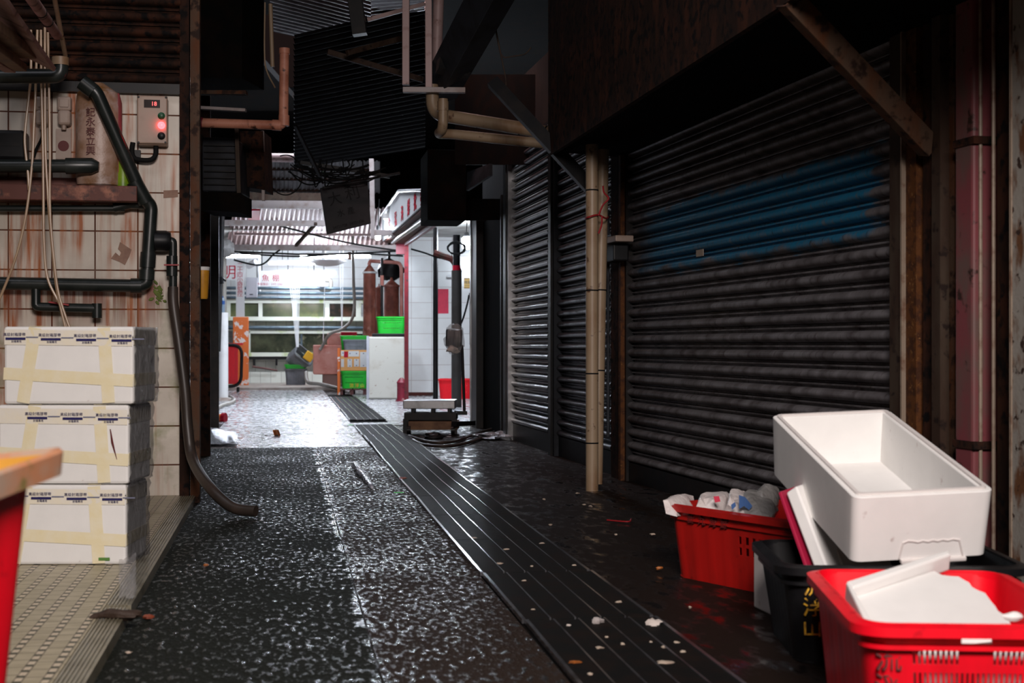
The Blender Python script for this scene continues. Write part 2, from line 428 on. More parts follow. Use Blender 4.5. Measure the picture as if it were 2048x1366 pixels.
M['rust_pale'] = mat('flaking_painted_column', (.27, .25, .22), .6, .1, (.12, .05, .02), 9, .50, .60, (.03, .015, .01), 22, .60, .66, (1, 1, .45), .5, 50)
M['rust_orange'] = mat('orange_rust', (.10, .035, .010), .7, .1, (.05, .018, .008), 22, .46, .60, (.20, .09, .03), 40, .62, .7, None, .5, 70)
M['cream_edge'] = mat('worn_cream_edge', (.26, .20, .15), .5, .1, (.15, .08, .05), 14, .5, .66)
M['pink_pipe'] = mat('worn_pink_paint', (.18, .045, .052), .5, 0, (.12, .07, .062), 7, .45, .62, (.03, .015, .012), 14, .60, .68, (1, 1, .4))
M['maroon'] = mat('maroon_paint', (.085, .02, .016), .6, 0, (.04, .02, .014), 7, .45, .6)
M['brown_steel'] = mat('brown_steel', (.045, .026, .018), .6, .2, (.06, .042, .03), 8, .45, .6, (.02, .012, .01), 18, .56, .66, (1, 1, .3))
M['black'] = mat('black_plastic', (.005, .005, .006), .42, 0, (.009, .009, .010), 10, spec=.28)
M['black_metal'] = mat('black_metal', (.008, .008, .009), .45, .2, (.016, .013, .012), 9, spec=.3)
M['black_matt'] = mat('soot_shade_black', (.004, .004, .004), .9, 0, (.008, .005, .004), 5, spec=.04)  # near-black: soot plus shade painted into the colour
M['pvc_black'] = mat('black_pipe_plastic', (.010, .014, .013), .33, 0, (.022, .026, .024), 7)
M['hose'] = mat('grey_brown_hose', (.030, .022, .018), .42, 0, (.05, .035, .028), 6, stretch=(1, 1, .3))
M['pvc_tan'] = mat('dirty_tan_pipe', (.33, .235, .15), .45, 0, (.22, .12, .06), 6, .5, .72, (.09, .04, .02), 12, .62, .70, (1, 1, .35))
M['pvc_orange'] = mat('rust_stained_pipe', (.62, .26, .17), .5, 0, (.42, .15, .09), 7, .45, .65, (.06, .02, .012), 13, .60, .68)
M['pvc_white'] = mat('white_pipe', (.74, .73, .72), .4, 0, (.55, .52, .50), 3, .5, .75)
M['pvc_grey'] = mat('grey_pipe', (.27, .25, .22), .45, 0, (.20, .17, .14), 4)
M['pvc_shaded'] = mat('shaded_grey_pipe', (.042, .038, .034), .55, 0, (.03, .025, .02), 4)  # grey pipe darkened to paint the unlit side facing the camera
M['steel_pink'] = mat('pale_pink_steel', (.42, .29, .28), .5, .1, (.26, .14, .12), 8, .55, .7, (.12, .05, .04), 12, .62, .7)
M['steel_pale'] = mat('pale_painted_steel', (.34, .29, .28), .5, .1, (.24, .18, .16), 7, .5, .7)
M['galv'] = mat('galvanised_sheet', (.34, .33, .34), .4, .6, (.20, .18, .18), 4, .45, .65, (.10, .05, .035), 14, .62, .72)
M['galv_dark'] = mat('soot_shade_sheet', (.010, .010, .011), .7, 0, (.006, .005, .005), 4, .4, .65, spec=.12)  # soot and the dimness below the roof put into one colour
M['duct'] = mat('dull_duct_sheet', (.030, .033, .040), .6, .2, (.016, .015, .017), 6, spec=.25)
def foam(name, c=(.80, .79, .77)): return mat(name, c, .62, 0, [k*.95 for k in c], 9, .4, .7, (.52, .44, .42), 20, .70, .78, None, .15, 220, .002, .35)
M['foam'] = foam('white_foam'); M['foam_old'] = foam('yellowed_foam', (.70, .66, .60)); M['foam_grey'] = foam('dirty_foam', (.66, .62, .60))
M['foam_pink'] = mat('magenta_plastic', (.36, .012, .05), .4)
M['tape'] = mat('yellow_packing_tape', (.80, .71, .47), .2, 0, (.82, .75, .56), 16, .4, .65, bump=.5, bsc=26, bdist=.003)
M['tape_print'] = mat('clear_packing_tape', (.78, .74, .66), .2, 0, (.80, .74, .60), 14, .4, .6, bump=.5, bsc=22, bdist=.003)
M['navy'] = mat('navy_ink', (.02, .018, .10), .35)
M['navy_pale'] = mat('smeared_navy_ink', (.17, .18, .26), .35)
M['green_ink'] = mat('green_label', (.09, .22, .04), .5)
def film_mat():
    m, nt, bs = base_mat('cling_film'); L = nt.links
    tc = nd(nt, 'ShaderNodeTexCoord').outputs['Object']
    bs.inputs['Base Color'].default_value = (.12, .12, .13, 1); bs.inputs['Roughness'].default_value = .12
    bs.inputs['Alpha'].default_value = .62; bs.inputs['Specular IOR Level'].default_value = .8
    bump_(nt, noise_(nt, tc, 14, 4, (3, 3, 1)), bs, .9, .02); return m
M['film'] = film_mat()  # grey film, tinted darker to paint the boxes' shaded right sides
M['film_clear'] = film_mat(); _b = M['film_clear'].node_tree.nodes['Principled BSDF']; _b.inputs['Base Color'].default_value = (.62, .60, .60, 1); _b.inputs['Alpha'].default_value = .36
def red_mat(name, c, d):
    return mat(name, c, .38, 0, d, 5, .45, .75, [k*.35 for k in c], 11, .62, .74, (2.2, 2.2, .5), .08, 30)
M['red'] = red_mat('bright_red_plastic', (.86, .003, .016), (.66, .003, .012))
M['red_dull'] = red_mat('grubby_red_plastic', (.40, .008, .006), (.27, .008, .006))
M['red_tub'] = red_mat('deep_red_plastic', (.85, .003, .016), (.70, .003, .012))
M['rim_tan'] = mat('scuffed_orange_rim', (.46, .20, .10), .55, 0, (.38, .27, .20), 12, .4, .62, (.20, .16, .05), 16, .58, .68)
M['yellow_in'] = mat('orange_yellow_plastic', (.62, .30, .045), .45, 0, (.50, .24, .03), 6)
M['yellow'] = mat('yellow_plastic', (.55, .25, .02), .4, 0, (.42, .19, .02), 9)
M['yellow_bright'] = mat('bright_yellow_plastic', (.75, .42, .015), .4)
M['yellow_text'] = mat('yellow_paint', (.72, .40, .01), .6, 0, (.40, .20, .01), 60, .5, .56)
M['dark_text'] = mat('faded_black_paint', (.10, .006, .006), .6)
M['green'] = mat('bright_green_plastic', (.015, .50, .035), .4, 0, (.012, .38, .028), 6)
M['grey_crate'] = mat('grey_plastic', (.16, .17, .19), .5, 0, (.11, .12, .13), 6)
M['bag_clear'] = mat('crumpled_clear_plastic', (.55, .50, .48), .25, 0, (.40, .34, .33), 10, alpha=.62, bump=.8, bsc=18, bdist=.02)
M['bag_white'] = mat('white_plastic_bag', (.66, .60, .58), .3, 0, (.52, .44, .43), 9, bump=.7, bsc=22, bdist=.01)
M['bag_grey'] = mat('grey_plastic_bag', (.30, .29, .28), .28, 0, (.20, .19, .18), 9, bump=.8, bsc=20, bdist=.015)
M['blue_ink'] = mat('blue_ink', (.04, .11, .30), .4); M['red_ink'] = mat('red_ink', (.55, .02, .06), .45)
M['box_beige'] = mat('beige_enamel', (.34, .23, .17), .4, 0, (.28, .18, .13), 6)
M['led_red'] = mat('lit_red_lamp', (.8, .02, .02), .3, emit=(1, .03, .035), es=16)
M['led_digit'] = mat('lit_red_digits', (.8, .05, .05), .3, emit=(1, .08, .08), es=3)
M['btn_green'] = mat('green_button', (.01, .08, .03), .4)
M['lens'] = mat('dark_display', (.015, .006, .006), .15)
M['steel'] = mat('brushed_steel', (.45, .45, .46), .3, .9, (.3, .3, .3), 8)
M['steel_sheet'] = mat('wet_steel_sheet', (.62, .64, .68), .22, .85, (.42, .44, .47), 8, bump=.25, bsc=9, bdist=.02)
M['counter'] = mat('cream_enamel_panel', (.50, .48, .43), .45, 0, (.38, .33, .27), 3, .55, .8, (.22, .12, .08), 14, .66, .72)
M['rust_tank'] = mat('rust_red_tank', (.30, .085, .055), .7, 0, (.15, .035, .02), 4, .45, .62, (.50, .25, .20), 5, .55, .75, (1, 1, .7), .4, 40)
M['red_post'] = mat('chipped_maroon_post', (.14, .008, .014), .45, 0, (.07, .006, .010), 8, .5, .65, (.03, .012, .012), 16, .6, .68)
M['hydrant'] = mat('chipped_crimson_paint', (.22, .012, .03), .5, 0, (.55, .42, .38), 9, .60, .66, (.08, .01, .015), 14, .58, .68)
M['red_paper'] = mat('red_paper', (.62, .015, .06), .6, 0, (.5, .01, .05), 5)
M['white_board'] = mat('white_sign_board', (.56, .56, .56), .4)
M['sign_dark'] = mat('dull_grey_sign', (.040, .042, .046), .7, 0, (.032, .033, .037), 5)
M['sign_black'] = mat('black_sign_paint', (.004, .004, .005), .7)
M['sign_red'] = mat('red_sign_paint', (.36, .003, .02), .6, spec=.2)
M['dark_red_paint'] = mat('dark_red_paint', (.14, .01, .022), .5)
M['orange_sheet'] = mat('torn_orange_sheet', (.70, .15, .02), .5, 0, (.70, .15, .02), 3, .4, .6, (.75, .66, .62), 5, .58, .60, (1, 1, 2.2))
M['algae_frame'] = mat('algae_white_frame', (.72, .74, .64), .45, 0, (.40, .50, .12), 3, .56, .70)
M['tank_water'] = mat('murky_tank_glass', (.045, .06, .035), .08, 0, (.13, .15, .07), 1.6, .35, .7, (.22, .20, .09), 3, .60, .78)
M['tank_dark'] = mat('dark_tank_glass', (.02, .018, .012), .08, 0, (.12, .05, .035), 2.2, .55, .75)
M['tank_low'] = mat('algae_tank_glass', (.025, .030, .020), .08, 0, (.10, .105, .06), 2.0, .4, .7, (.28, .26, .16), 3.2, .58, .72)
M['tube_light'] = mat('lit_fluorescent_tube', (1, 1, 1), .4, emit=(.80, .88, 1.0), es=175)
M['bulb'] = mat('lit_bulb', (1, 1, 1), .4, emit=(.80, .89, 1.0), es=800)
M['lamp_white'] = mat('white_lamp_body', (.75, .76, .78), .4)
M['meter'] = mat('grey_meter_box', (.40, .40, .44), .5, 0, (.33, .33, .37), 4)
M['pink_foam'] = mat('rust_pink_tub', (.62, .27, .22), .6, 0, (.50, .15, .11), 3.0, .42, .62, (.70, .45, .40), 4, .6, .75)
M['carton'] = mat('orange_carton', (.62, .30, .09), .6)
M['brick_pink'] = mat('dull_pink_block', (.24, .13, .11), .8)
M['pallet'] = mat('dark_red_wood', (.10, .035, .03), .7)
M['bottle'] = mat('clear_blue_bottle', (.22, .30, .38), .1, alpha=.75)
M['bottle_cap'] = mat('blue_bottle_cap', (.01, .06, .22), .3)
M['lime'] = mat('lime_plastic', (.20, .32, .01), .4, 0, (.10, .20, .01), 9)
M['sack'] = mat('stained_pink_sack', (.42, .28, .22), .4, 0, (.20, .09, .03), 4, .42, .6, (.50, .40, .38), 5, .55, .7, bump=.5, bsc=14, bdist=.01)
M['sack_red'] = mat('magenta_sack_edge', (.34, .05, .07), .4, 0, (.22, .05, .05), 5)
M['beige_plastic'] = mat('old_beige_plastic', (.36, .27, .22), .4, 0, (.30, .21, .16), 7)
M['paper'] = mat('brown_torn_paper', (.30, .18, .13), .8, 0, (.22, .12, .09), 14)
M['rust_tray'] = mat('rust_red_tray', (.10, .022, .012), .55, .1, (.32, .12, .07), 8, .55, .68, (.04, .01, .008), 14, .55, .66)
M['tube_tan'] = mat('tan_air_tube', (.42, .28, .17), .3, 0, (.34, .20, .12), 4)
M['wood'] = mat('weathered_pink_board', (.46, .28, .25), .7, 0, (.28, .13, .11), 5, .45, .65, (.06, .03, .025), 10, .6, .7)
M['wood_brown'] = mat('weathered_brown_board', (.22, .12, .06), .7, 0, (.12, .06, .03), 6)
M['grate'] = mat('black_grating', (.006, .006, .006), .5, 0, (.010, .007, .006), 9, spec=.08)
M['grate_rail'] = mat('worn_grating_rail', (.42, .42, .45), .20, .9, (.22, .22, .24), 12)
M['scrap'] = mat('pale_scrap', (.40, .33, .26), .6, 0, (.38, .28, .22), 30)
M['tissue'] = mat('wet_tissue', (.52, .46, .42), .6)
for _k, _s in (('rust_dark', .12), ('rust', .25), ('brown_steel', .2), ('rust_orange', .2), ('maroon', .2), ('pink_pipe', .3)): M[_k].node_tree.nodes['Principled BSDF'].inputs['Specular IOR Level'].default_value = _s
M['leaf'] = mat('brown_red_leaf', (.24, .05, .02), .45, 0, (.12, .025, .012), 20)
M['orange_leaf'] = mat('orange_brown_scrap', (.36, .11, .02), .45, 0, (.14, .04, .012), 20)
M['bark'] = mat('rotten_bark', (.035, .018, .010), .7, 0, (.10, .08, .015), 6, .55, .65, bump=.8, bsc=30, bdist=.01)
M['cable'] = mat('black_cable', (.006, .006, .006), .8, spec=.2)
M['cord_red'] = mat('red_cord', (.30, .008, .012), .5)
M['string'] = mat('white_string', (.75, .77, .78), .5)
M['mould'] = mat('green_mould', (.13, .17, .03), .8, 0, (.06, .08, .02), 18)
M['mirror_film'] = mat('shiny_crumpled_film', (.55, .56, .60), .14, .3, (.10, .10, .12), 14, bump=.9, bsc=16, bdist=.02)
M['kerb'] = mat('worn_kerb', (.40, .36, .32), .6, 0, (.24, .18, .15), 4)
M['pale_ceiling'] = mat('stained_pale_ceiling', (.50, .50, .48), .7, 0, (.30, .27, .24), 2)
M['nosing'] = mat('dirty_ribbed_nosing', (.20, .18, .13), .30, 0, (.11, .095, .06), 9, .45, .65)
M['blue_steel'] = mat('dull_blue_steel', (.09, .13, .16), .4, .3, (.05, .07, .09), 6)
M['far_wall'] = mat('dark_market_wall', (.012, .010, .010), .9, 0, (.02, .016, .014), 2, spec=.08)
# ------------------------------------------------------------------ frames of the alley
R = math.radians
A = R(9.07)                                                  # the alley runs away to the left of the view axis
TW = Frame((-1.99, 8.53), A)                                  # tiled wall facing the street
SA = Frame((.80, 10.0), math.atan2(-.975, .2225))             # big shutter front
SB = Frame((-.05, 14.45), math.atan2(-.982, .1876))           # two narrow shutters
LW = Frame((-2.02, 8.75), math.atan2(.982, -.19))             # shutters along the left side
FS = Frame((-4.99, 33.5), A)                                  # fish tanks at the end
def al(d, off, z=0.0, o=(0.0975, 5.85)):                      # alley coordinates about the drain's middle: distance on, offset right
    return Vector((o[0]-math.sin(A)*d+math.cos(A)*off, o[1]+math.cos(A)*d+math.sin(A)*off, z))
def strip(name, m, d0, d1, o0, o1, z0, z1, kind='structure'):
    mb = MB(); vs = [al(d, o, z) for d in (d0, d1) for o in (o0, o1) for z in (z0, z1)]
    mb.add(vs, [(0,1,3,2),(4,6,7,5),(0,4,5,1),(2,3,7,6),(0,2,6,4),(1,5,7,3)])
    o = mb.build(name, m); o['kind'] = kind; finish(o, A, al(0, 0, 0)); return o
# ------------------------------------------------------------------ ground
strip('floor', M['apron'], -12, 34, -9, 9, -.10, 0)
strip('floor_asphalt', M['asphalt'], -9, 7.5, -.745, -.232, -.02, .006)
strip('floor_asphalt', M['asphalt_left'], -9, 7.5, -3.2, -.752, -.02, .005)
strip('floor_concrete', M['far_concrete'], 7.54, 26, -1.75, -.235, -.02, .006)
strip('floor_concrete', M['far_concrete'], 11.6, 26, .235, 4.2, -.02, .006)
strip('floor_concrete', M['far_concrete'], 11.6, 26, -6.5, -1.76, -.02, .005)
strip('floor_drain', M['black_matt'], -9, 21.5, -.228, .228, -.02, .003)  # flat black strip painting the dark of the pit below the gratings
pl = MB(); e0 = G(190, 1366); e1 = G(386, 1016); dd = (e1-e0).normalized(); lf = Vector((-math.cos(A), -math.sin(A), 0))
q0 = e0-dd*2.2; q1 = TW.at(TW.uz(e1)[0]+.02, 0, 0); q1 = e0+dd*4.6
def plat(mb, o0, o1, z0, z1, qa, qb):
    vs = [p+lf*o+Vector((0, 0, z)) for p in (qa, qb) for o in (o0, o1) for z in (z0, z1)]
    return mb.add(vs, [(0,1,3,2),(4,6,7,5),(0,4,5,1),(2,3,7,6),(0,2,6,4),(1,5,7,3)])
brk = e0+dd*.93
struct(plat(MB(), .085, 4.0, 0, .05, q0, q1).build('floor_platform', M['mosaic']), A)
def nosing(a, b):
    n = MB(); plat(n, 0, .088, 0, .046, a, b)
    for k in range(6): plat(n, .012+k*.0125, .018+k*.0125, .04, .051, a, b)
    n.build('trim_1', M['nosing'])['kind'] = 'structure'
nosing(q0, brk-dd*.03); nosing(brk+dd*.03, q1)
# ------------------------------------------------------------------ drain gratings
gp = thing('drain_grating', 'black slotted steel drain grating panel set in a row along the wet alley', 'drain grating', 'drain grating panels along the alley')
g = MB(); Lp = .985
for i in range(44): g.box((0, .012+i*(Lp-.02)/43, .0105), (.44, .009, .013))
g.build('bars', M['grate'], gp)
g = MB()
for k, x in enumerate((-.222, -.130, -.044, .044, .130, .222)): g.box((x, Lp/2, .0125), (.006 if 0 < k < 5 else .012, Lp, .017))
g.build('rails', M['grate_rail'], gp, label='worn bright rails')
first = True
for k in range(-3, 11):
    o = gp if first else dup(gp); first = False
    o.location = al(k*1.0-.02, random.uniform(-.006, .006), .004); o.rotation_euler = (0, 0, A+random.uniform(-.008, .008))
for k in range(12, 20):
    o = dup(gp, al(k*1.0-.05, random.uniform(-.006, .006), .008), (0, 0, A+random.uniform(-.008, .008)), 'grey drain grating panel set in pale concrete beyond the cross strip')
    o['group'] = 'drain grating panels beyond the cross strip'
strip('floor_strip', M['far_concrete'], 11.0, 11.55, -.34, .60, -.02, .010)
k = MB()
for i in range(4): k.box(al(11.05, -.26+.09*i, .0115), (.055, .05, .003), rotm(0, 0, A+.3))
tag(k.build('floor_marking', M['green']), 'row of small green paint marks on the strip across the drain', 'paint mark'); finish(bpy.data.objects['floor_marking'])
# ------------------------------------------------------------------ left: tiled wall and its post
mb = MB().fbox(TW, -3.4, 0, -.12, 0, 0, 2.56); o = mb.build('wall_left', M['tile']); o['kind'] = 'structure'; finish(o, A, TW.p)
mb = MB().fbox(TW, -4.2, .0, -.6, -.13, 0, 4.3); struct(mb.build('wall_back', M['far_wall']), A)
t = thing('steel_post', 'rusty dark steel post at the corner of the tiled wall', 'post')
MB().fbox(TW, .0, .055, -.03, .05, 0, 3.1).build('web', M['rust_dark'], t)
MB().fbox(TW, .06, .115, -.10, .02, 0, 3.1).build('flange', M['rust'], t)
finish(t, A)
# rusty roller shutter half raised over the tiled wall
t = thing('roller_shutter', 'rusty dark roller shutter raised above the white tiled wall', 'roller shutter')
a = TW.px(172, 165, .02); b = TW.px(362, 45, .02); (ua, za), (ub, zb) = TW.uz(a), TW.uz(b)
def curtain(fr, u0, u1, z0, z1, off, pitch=.0925, depth=.042, step=None):
    mb = MB(); prof = []; z = z0
    while z < z1-1e-6:
        for tt, oo in ((0, 0), (.03, .42), (.10, .78), (.20, .96), (.30, 1), (.40, .94), (.50, .74), (.57, .42), (.585, -.25), (.73, -.25), (.75, .20), (.80, .24), (.85, .18), (.87, -.25), (.97, -.25)):
            prof.append((z+tt*pitch, off+oo*depth))
        z += pitch
    prof.append((z, off)); n = len(prof)
    nu = max(1, int((u1-u0)/.35))
    for i in range(nu+1):
        u = u0+(u1-u0)*i/nu
        for zz, oo in prof: mb.v.append(fr.at(u, oo, zz))
    for i in range(nu):
        for j in range(n-1): mb.f.append((i*n+j, (i+1)*n+j, (i+1)*n+j+1, i*n+j+1))
    return mb
o = curtain(TW, ua-1.5, ub, za, zb+.3, .02).build('curtain', M['rust_dark'], t, True)
MB().fbox(TW, ua-1.5, ub, 0, .05, za-.06, za).build('bottom_bar', M['black_metal'], t)
finish(t, A)
# ------------------------------------------------------------------ pipes on the tiled wall
def wpath(pts, off, r=.12): return fillet([TW.px(x, y, off) for x, y in pts], r)
pw = 8.45/F
t = thing('drain_pipe', 'black plastic drain pipe stepping down the tiled wall to a short tap', 'pipe')
MB().tube(fillet([TW.px(165, 166, .26), TW.px(192, 182, .26), TW.px(286, 395, .12), TW.px(303, 412, .10), TW.px(293, 566, .10), TW.px(280, 572, .10), TW.px(-40, 566, .10)], .08), 13*pw, 14).build('pipe', M['pvc_black'], t, True)
c = MB()
for (x0, y0, f0), (x1, y1, f1) in (((268, 362, .14), (292, 405, .11)), ((297, 505, .10), (295, 535, .10)), ((294, 540, .10), (293, 560, .10)), ((164, 165, .26), (188, 184, .26)), ((262, 572, .10), (284, 572, .10))):
    c = MB().tube([TW.px(x0, y0, f0), TW.px(x1, y1, f1)], 15.5*pw, 14); c.build('coupling', M['pvc_black'], t, True)
MB().tube(wpath([(72, 567), (72, 612), (80, 614), (198, 617)], .10, .10), 9*pw, 12).build('branch', M['pvc_black'], t, True)
MB().tube([TW.px(194, 607, .10), TW.px(194, 636, .10)], 10*pw, 12).build('tap_outlet', M['pvc_black'], t, True)
MB().bar(TW.px(98, 604, .135), TW.px(138, 610, .135), .025, .01).build('tap_handle', M['cord_red'], t, label='red tap handle')
finish(t, A)
t = thing('water_pipe', 'straight black water pipe running level across the tiled wall under the rusty tray', 'pipe')
MB().tube([TW.px(-60, 417, .07), TW.px(250, 417, .07)], 6.5*pw, 12).build('pipe', M['pvc_black'], t, True)
MB().tube([TW.px(228, 416, .07), TW.px(262, 408, .07), TW.px(292, 410, .07)], 9.5*pw, 12).build('elbow', M['pvc_black'], t, True)
finish(t, A)
t = thing('tap_valve', 'black plastic tap valve with a thin red lever beside the post', 'valve')
MB().tube(wpath([(296, 482), (335, 482), (346, 482), (346, 590)], .09, .05), 8*pw, 12).build('pipe', M['pvc_black'], t, True)
MB().lathe(TW.px(326, 482, .09), [(.02, -.05), (.062, -.045), (.062, .02), (.05, .045), (.02, .05)], 14, rotm(0, math.pi/2, A)).build('knob', M['black'], t, True)
MB().tube([TW.px(344, 512, .09), TW.px(344, 552, .09)], 11*pw, 14).build('collar', M['pvc_black'], t, True)
MB().bar(TW.px(328, 530, .13), TW.px(358, 530, .13), .02, .008).build('lever', M['cord_red'], t, label='red lever')
finish(t, A)
hp = [TW.px(346, 575, .10), TW.px(347, 610, .12), TW.px(357, 680, .14), TW.px(370, 780, .16), TW.px(376, 860, .18), TW.px(386, 920, .26), P(420, 975, 7.9), P(465, 996, 7.8), P(512, 1003, 7.75)]
hp[-3].z = max(hp[-3].z, .12); hp[-2].z = .06; hp[-1].z = .045
o = MB().tube(smoothpath(hp, 8), 10.5*pw, 14).build('water_hose', M['hose'], None, True)
tag(o, 'thick brown grey hose hanging from the tap valve and curling onto the street', 'hose'); finish(o)
# tray with its things
t = thing('wall_tray', 'rust red metal tray fixed level along the tiled wall', 'tray')
MB().pbox(TW, -60, 372, 274, 398, 0, .20).build('lip', M['rust_tray'], t, bevel=.004)
MB().pbox(TW, -60, 358, 262, 372, 0, .03).build('back_plate', M['rust_tray'], t)
finish(t, A); zt = TW.uz(TW.px(100, 372, .20))[1]
t = thing('plastic_sack', 'stained pink plastic sack with a column of black characters on the tray', 'sack')
c0 = TW.px(196, 300, .11); prof = [(.08, 0), (.122, .02), (.130, .12), (.126, .30), (.128, .48), (.118, .56), (.06, .60), (.03, .62)]
s = MB().lathe((0, 0, 0), prof, 22); zb0 = zt
s.v = [TW.at(TW.uz(c0)[0], .105, zb0)+TW.u*(v.x*(1+.05*noise.noise(v*6)))+TW.n*(v.y*.70)+Vector((0, 0, v.z)) for v in s.v]
s.build('body', M['sack'], t, True)
uc = TW.uz(c0)[0]
s = MB().lathe((0, 0, 0), [(.02, .06), (.03, .10), (.03, .50), (.015, .56)], 10); s.v = [TW.at(uc+.108, .11, zb0)+TW.u*v.x+TW.n*v.y+Vector((0, 0, v.z)) for v in s.v]
s.build('edge_fold', M['sack_red'], t, True, label='magenta folded edge')
for i, ch in enumerate('記永泰立興'): text_mesh(ch, .055, 'lettering', M['dark_text'], frame_matrix(TW, TW.at(uc-.03, .1995, zb0+.43-.056*i)), t)
finish(t, A)
t = thing('cleaner_bottle', 'lime green plastic bottle standing behind the sloping black pipe', 'bottle')
a = TW.px(246, 356, .10); MB().lathe((a.x, a.y, zt), [(.03, 0), (.042, .01), (.042, .16), (.03, .19), (.016, .20), (.016, .225)], 16).build('body', M['lime'], t, True)
MB().lathe((a.x, a.y, zt+.215), [(.02, 0), (.02, .035), (.012, .04)], 14).build('cap', M['lime'], t, True)
finish(t)
t = thing('plastic_case', 'black plastic case lying at the near end of the tray', 'case')
MB().pbox(TW, -60, 260, 50, 318, .02, .18).build('shell', M['black'], t, bevel=.02)
MB().pbox(TW, -60, 286, 40, 290, .178, .182).build('seam', M['black_metal'], t)
finish(t, A)
t = thing('capped_pipe', 'short black capped pipe lying along the tray before the pink sack', 'pipe')
MB().tube([TW.px(-60, 332, .22), TW.px(180, 332, .22)], 13*pw, 16).build('pipe', M['pvc_black'], t, True)
MB().tube([TW.px(132, 332, .22), TW.px(184, 332, .22), TW.px(198, 333, .22)], [16*pw, 16*pw, 9*pw], 16).build('end_cap', M['pvc_black'], t, True)
finish(t, A)
def socket(x, y, lab):
    t = thing('weatherproof_socket', lab, 'socket', 'weatherproof sockets on the tiled wall')
    MB().pbox(TW, x-14, y-35, x+14, y-7, 0, .06).build('upper_cover', M['beige_plastic'], t, bevel=.012)
    MB().pbox(TW, x-13, y-8, x+13, y+22, 0, .075).build('hinged_flap', M['beige_plastic'], t, bevel=.016)
    MB().pbox(TW, x-9, y-30, x+9, y-14, .06, .066).build('switch', M['beige_plastic'], t, bevel=.004)
    MB().tube([TW.px(x, y+20, .05), TW.px(x, y+32, .05)], 5*pw, 10).build('gland', M['beige_plastic'], t, True)
    return finish(t, A)
socket(84, 228, 'old beige weatherproof socket mostly behind the hanging air tubes'); socket(128, 228, 'old beige weatherproof socket between the air tubes and the pink sack')
o = MB().pbox(TW, 112, 258, 142, 318, 0, .02).build('notice_card', M['beige_plastic']); tag(o, 'faded card notice below the right socket with a dark oval print', 'notice')
MB().lathe(TW.px(127, 292, .020), [(.028, 0), (.032, .001)], 16, rotm(math.pi/2, 0, A)).build('print', M['dark_text'], o); finish(o, A)
o = MB().tube(smoothpath([TW.px(84, 258, .05), TW.px(84, 275, .06), TW.px(72, 300, .06), TW.px(68, 315, .05)]), 3*pw, 8).build('power_lead', M['cable'], None, True)
tag(o, 'short black lead dropping from the left wall socket', 'cable'); finish(o)
# control box
t = thing('control_box', 'beige control box with a lit red lamp and red digits on the tiled wall', 'control box')
MB().pbox(TW, 276, 196, 335, 290, 0, .085).build('housing', M['box_beige'], t, bevel=.006)
cv = MB().pbox(TW, 274, 192, 335, 287, .085, .10).build('cover', M['box_beige'], t, bevel=.008)
MB().pbox(TW, 288, 200, 320, 215, .10, .103).build('display', M['lens'], cv)
text_mesh('18', .034, 'digits', M['led_digit'], frame_matrix(TW, TW.px(308, 208, .104)), cv, label='lit red digits')
for y, m_, r, nm, lb in ((232, 'btn_green', .017, 'start_button', 'green button'), (251, 'led_red', .018, 'signal_lamp', 'lit red lamp'), (272, 'black', .018, 'stop_button', 'black button')):
    MB().lathe(TW.px(323, y, .10), [(r*1.25, 0), (r*1.25, .006), (r, .008), (r, .02), (r*.6, .024)], 16, rotm(math.pi/2, 0, A)).build(nm, M[m_], cv, True, label=lb)
for x, y in ((277, 194), (332, 195), (277, 285), (331, 285)): MB().lathe(TW.px(x, y, .10), [(.007, 0), (.006, .004)], 8, rotm(math.pi/2, 0, A)).build('screw', M['black_metal'], cv)
finish(t, A)
o = MB().tube(smoothpath([TW.px(312, 292, .05), TW.px(311, 310, .06), TW.px(300, 320, .06), TW.px(272, 318, .05), TW.px(264, 305, .05), TW.px(266, 285, .05)]), 5*pw, 10).build('control_lead', M['cable'], None, True)
tag(o, 'thick black lead looping under the beige control box', 'cable'); finish(o)
o = MB().pbox(TW, 262, 300, 281, 316, 0, .04).build('junction_box', M['black']); tag(o, 'small dark junction box under the loop of the control box lead', 'junction box'); finish(o, A)
# papers
def torn(name, pts, m_, lab):
    mb = MB(); vs = [TW.px(x, y, .004) for x, y in pts]; n = len(vs); mb.add(vs+[v-TW.n*.003 for v in vs], [tuple(range(n)), tuple(range(n, 2*n))[::-1]]+[(i, n+i, n+(i+1) % n, (i+1) % n) for i in range(n)])
    o = mb.build(name, m_); tag(o, lab, 'paper'); return finish(o, A)
torn('torn_paper', [(240, 484), (263, 499), (259, 512), (250, 530), (240, 524), (222, 517), (231, 505), (239, 512), (243, 505), (236, 498)], M['paper'], 'torn brown paper stuck to the tile left of the tap valve')
torn('peeled_sticker', [(327, 381), (356, 380), (356, 394), (327, 396)], M['paper'], 'small peeled sticker high on the tiles beside the post')
s = MB()
for i in range(40):
    a = random.uniform(0, 6.28); r = random.gauss(0, 1); x = 318+r*9*math.cos(a)*.8; y = 590+r*14*math.sin(a)
    s.blob(TW.px(x, y, .004), (.02*random.uniform(.4, 1), .008, .03*random.uniform(.4, 1.2)), i, .5, 7, 4, rotm(0, random.uniform(0, 3), A))
o = s.build('mould_growth', M['mould'], None, True); tag(o, 'patch of green mould on the tile beside the tap valve', 'mould'); o['kind'] = 'stuff'; finish(o, A)
